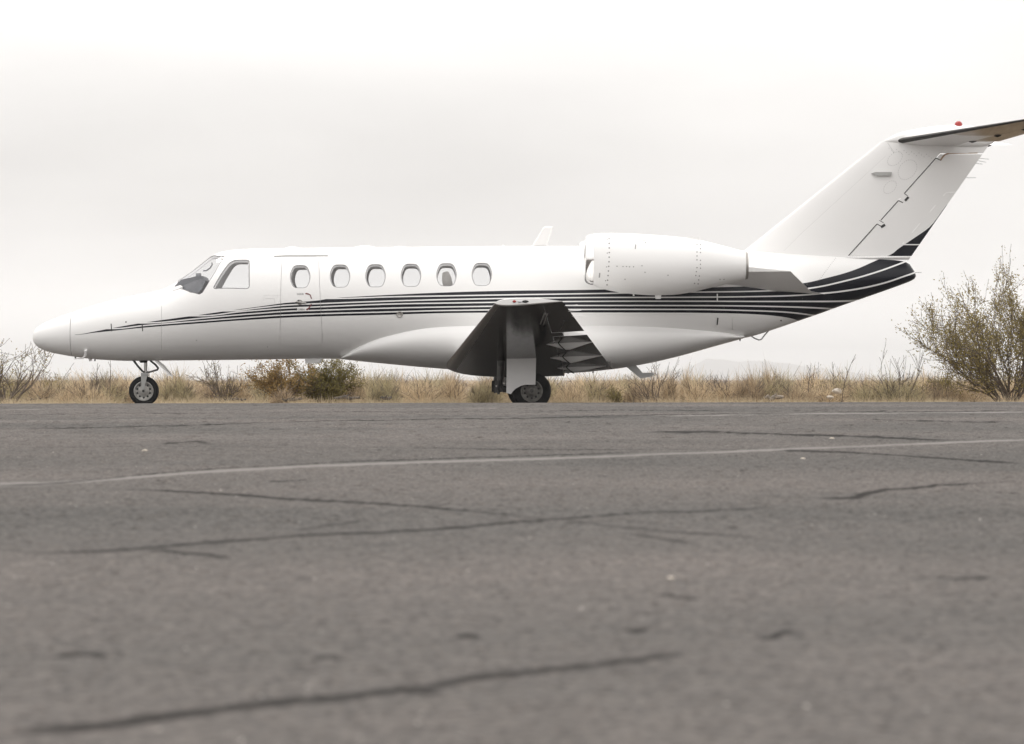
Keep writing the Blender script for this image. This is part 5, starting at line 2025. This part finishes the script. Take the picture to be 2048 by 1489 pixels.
stalk(220, 66, 719, 0.02, 'thin vertical stalk left of the nose wheel, nearest to it')
stalk(190, 66.5, 726, 0.05, 'thin stalk under the nose, second left from the nose wheel')
stalk(1616, 67, 727, 0.08, 'thin upright stalk above the low brown shrub behind the log')
stalk(1668, 67, 724, -0.03, 'thin upright stalk just left of the tall single bent stalk')

# dead wood and stones in the dry strip
M_wood = noisy(mat('dead_wood', (0.2, 0.17, 0.14), 0.9), 18.0, (0.1, 0.085, 0.07), (0.36, 0.31, 0.25), stretch=(0.3, 2, 2))
def log(u, D, v, wpx, r, label, material=M_wood):
    L = wpx / FPX * D
    rg = random.Random(int(u * 7))
    mb = MB()
    pts_, r_ = [], []
    for k in range(8):
        t = k / 7 - 0.5
        pts_.append((t * L, rg.gauss(0, 0.02), rg.gauss(0, r * 0.3)))
        r_.append(r * (1 - 0.9 * abs(t)) * rg.uniform(0.7, 1.15))
    mb.tube(pts_, r_, 7, 0, True, False)
    mb.tube([pts_[3], Vector(pts_[3]) + Vector((L * 0.22, -0.05, r * 1.6))], [r * 0.5, r * 0.2], 5, 0, True, False)
    o = mb.build('fallen_log', material)
    p = gpt(u, D)
    o.location = (p.x, p.y, CAMH + (760 - v) / FPX * D)
    o.rotation_euler = (0, 0, rg.uniform(-0.2, 0.2))
    tag(o, label, 'log', 'dead wood lying in the dry strip')
M_char = noisy(mat('dark_wood', (0.07, 0.06, 0.05), 0.9), 18.0, (0.04, 0.035, 0.03), (0.12, 0.1, 0.085))
log(1548, 64.2, 795, 36, 0.05, 'weathered pale log lying in the dry grass below the tail loop')
log(585, 64.2, 799, 40, 0.03, 'dark dead branch under the rust-brown bush', M_char)
log(694, 64.2, 796, 52, 0.035, 'dark dead branches under the round green bush', M_char)
log(470, 64.3, 799, 44, 0.025, 'thin dark branch lying below the leafless twiggy bush', M_char)
log(772, 64.0, 797, 24, 0.03, 'short dark stump at the foot of the rounded olive-tan tuft', M_char)
o = stone_mesh(77, 0.1).build('pale_rock', M_stone)
p = gpt(1674, 64.6)
o.location = (p.x, p.y, CAMH + (760 - 783) / FPX * 64.6)
tag(o, 'pale grey rock in the dry grass below the tall single bent stalk', 'rock')
o = stone_mesh(78, 0.07).build('pale_rock', M_stone)
p = gpt(1660, 64.3)
o.location = (p.x, p.y, CAMH + (760 - 795) / FPX * 64.3)
tag(o, 'small dull rock left of and below the pale grey rock', 'rock')

# dry grass along the apron edge: uncountable
rg = random.Random(99)
mb = MB()
for _ in range(26000):
    D = 62.3 + abs(rg.gauss(0, 1.8)) + (rg.uniform(0, 6) if rg.random() < 0.4 else 0)
    u = rg.uniform(-150, 2200)
    x = (u - 1024) / FPX * D
    clump = math.sin(x * 2.1) + math.sin(x * 5.3 + 1) + rg.gauss(0, 0.6)
    if clump < -0.9:
        continue
    L = rg.uniform(0.08, 0.22) * (1.0 if D < 64 else 1.5)
    blade_strip(mb, (x, D - DIST, GZ - 0.02 + (0.05 if D < 64 else 0)), (rg.gauss(0, 0.5), rg.gauss(0, 0.4), 1), L, 0.009, rg.uniform(0, 0.7), rg, 2)
tag(mb.build('dry_grass', M_straw), kind='stuff', label='short straw-yellow grass along the far edge of the apron')
# scrub behind the front shrubs: reads as one mass
mb = MB()
for k in range(440):
    if k < 290:
        D = 66.5 + 34 * rg.random() ** 1.5
    else:
        D = rg.uniform(105, 420)
    u = rg.uniform(-200, 2250)
    p = gpt(u, D)
    far = D > 105
    H = rg.uniform(0.45, 0.84) if not far else rg.uniform(0.42, 0.68)
    rr = rg.uniform(0.34, 0.62) * (1 if not far else 2.2)
    mi = rg.choice((0, 0, 0, 1, 1, 2, 2, 3))
    dome_blades(mb, rg, 560 if not far else 130, p.x, p.y, GZ, rr, H, 0.0095 if not far else 0.035, mi, dark=3)
tag(mb.build('scrub', M_tan + [M_twig]), kind='stuff', label='mass of dry tan scrub filling the flat land behind the front shrubs')

# far hills
mb = MB()
rg = random.Random(4)
NXh, NYh = 90, 8
vs = []
for j in range(NYh + 1):
    for i in range(NXh + 1):
        x = -2900 + 5800 * i / NXh
        y = 13000 + 1800 * j / NYh
        env = math.sin(math.pi * j / NYh) ** 0.8
        uu = 1024 + x / 13600 * FPX
        hgt = 18 + 30 * math.exp(-((uu - 1505) / 70) ** 2) + 26 * math.exp(-((uu - 1420) / 50) ** 2) + 14 * math.exp(-((uu - 1610) / 60) ** 2) + 5 * math.sin(i * 1.7) + rg.uniform(-4, 4)
        if uu < 1250 or uu > 1750:
            hgt *= 0.45
        vs.append((x, y, -1 + 1.62 * hgt * env * (0.8 + 0.2 * math.sin(j * 2.1 + i * 0.7) if 0 < j < NYh else 1)))
mb.add(vs, [(j * (NXh + 1) + i, j * (NXh + 1) + i + 1, (j + 1) * (NXh + 1) + i + 1, (j + 1) * (NXh + 1) + i) for j in range(NYh) for i in range(NXh)])
M_hill = noisy(mat('desert_hills', (0.17, 0.15, 0.13), 0.95), 0.01, (0.13, 0.115, 0.1), (0.22, 0.19, 0.16))
tag(mb.build('hills', M_hill), kind='structure', label='low hills fading into the haze on the horizon')
# air
mb = MB()
mb.box((-9000, -420, -1.7), (9000, 15600, 125))
M_haze = bpy.data.materials.new('haze')
M_haze.use_nodes = True
hn = M_haze.node_tree
hn.nodes.clear()
ho = hn.nodes.new('ShaderNodeOutputMaterial')
hv = hn.nodes.new('ShaderNodeVolumePrincipled')
hv.inputs['Color'].default_value = (0.97, 0.965, 0.96, 1)
hv.inputs['Density'].default_value = 0.00018
hv.inputs['Anisotropy'].default_value = 0.35
hn.links.new(hv.outputs[0], ho.inputs['Volume'])
hz = mb.build('haze', M_haze)
tag(hz, kind='stuff', label='thin pale haze in the air over the desert')
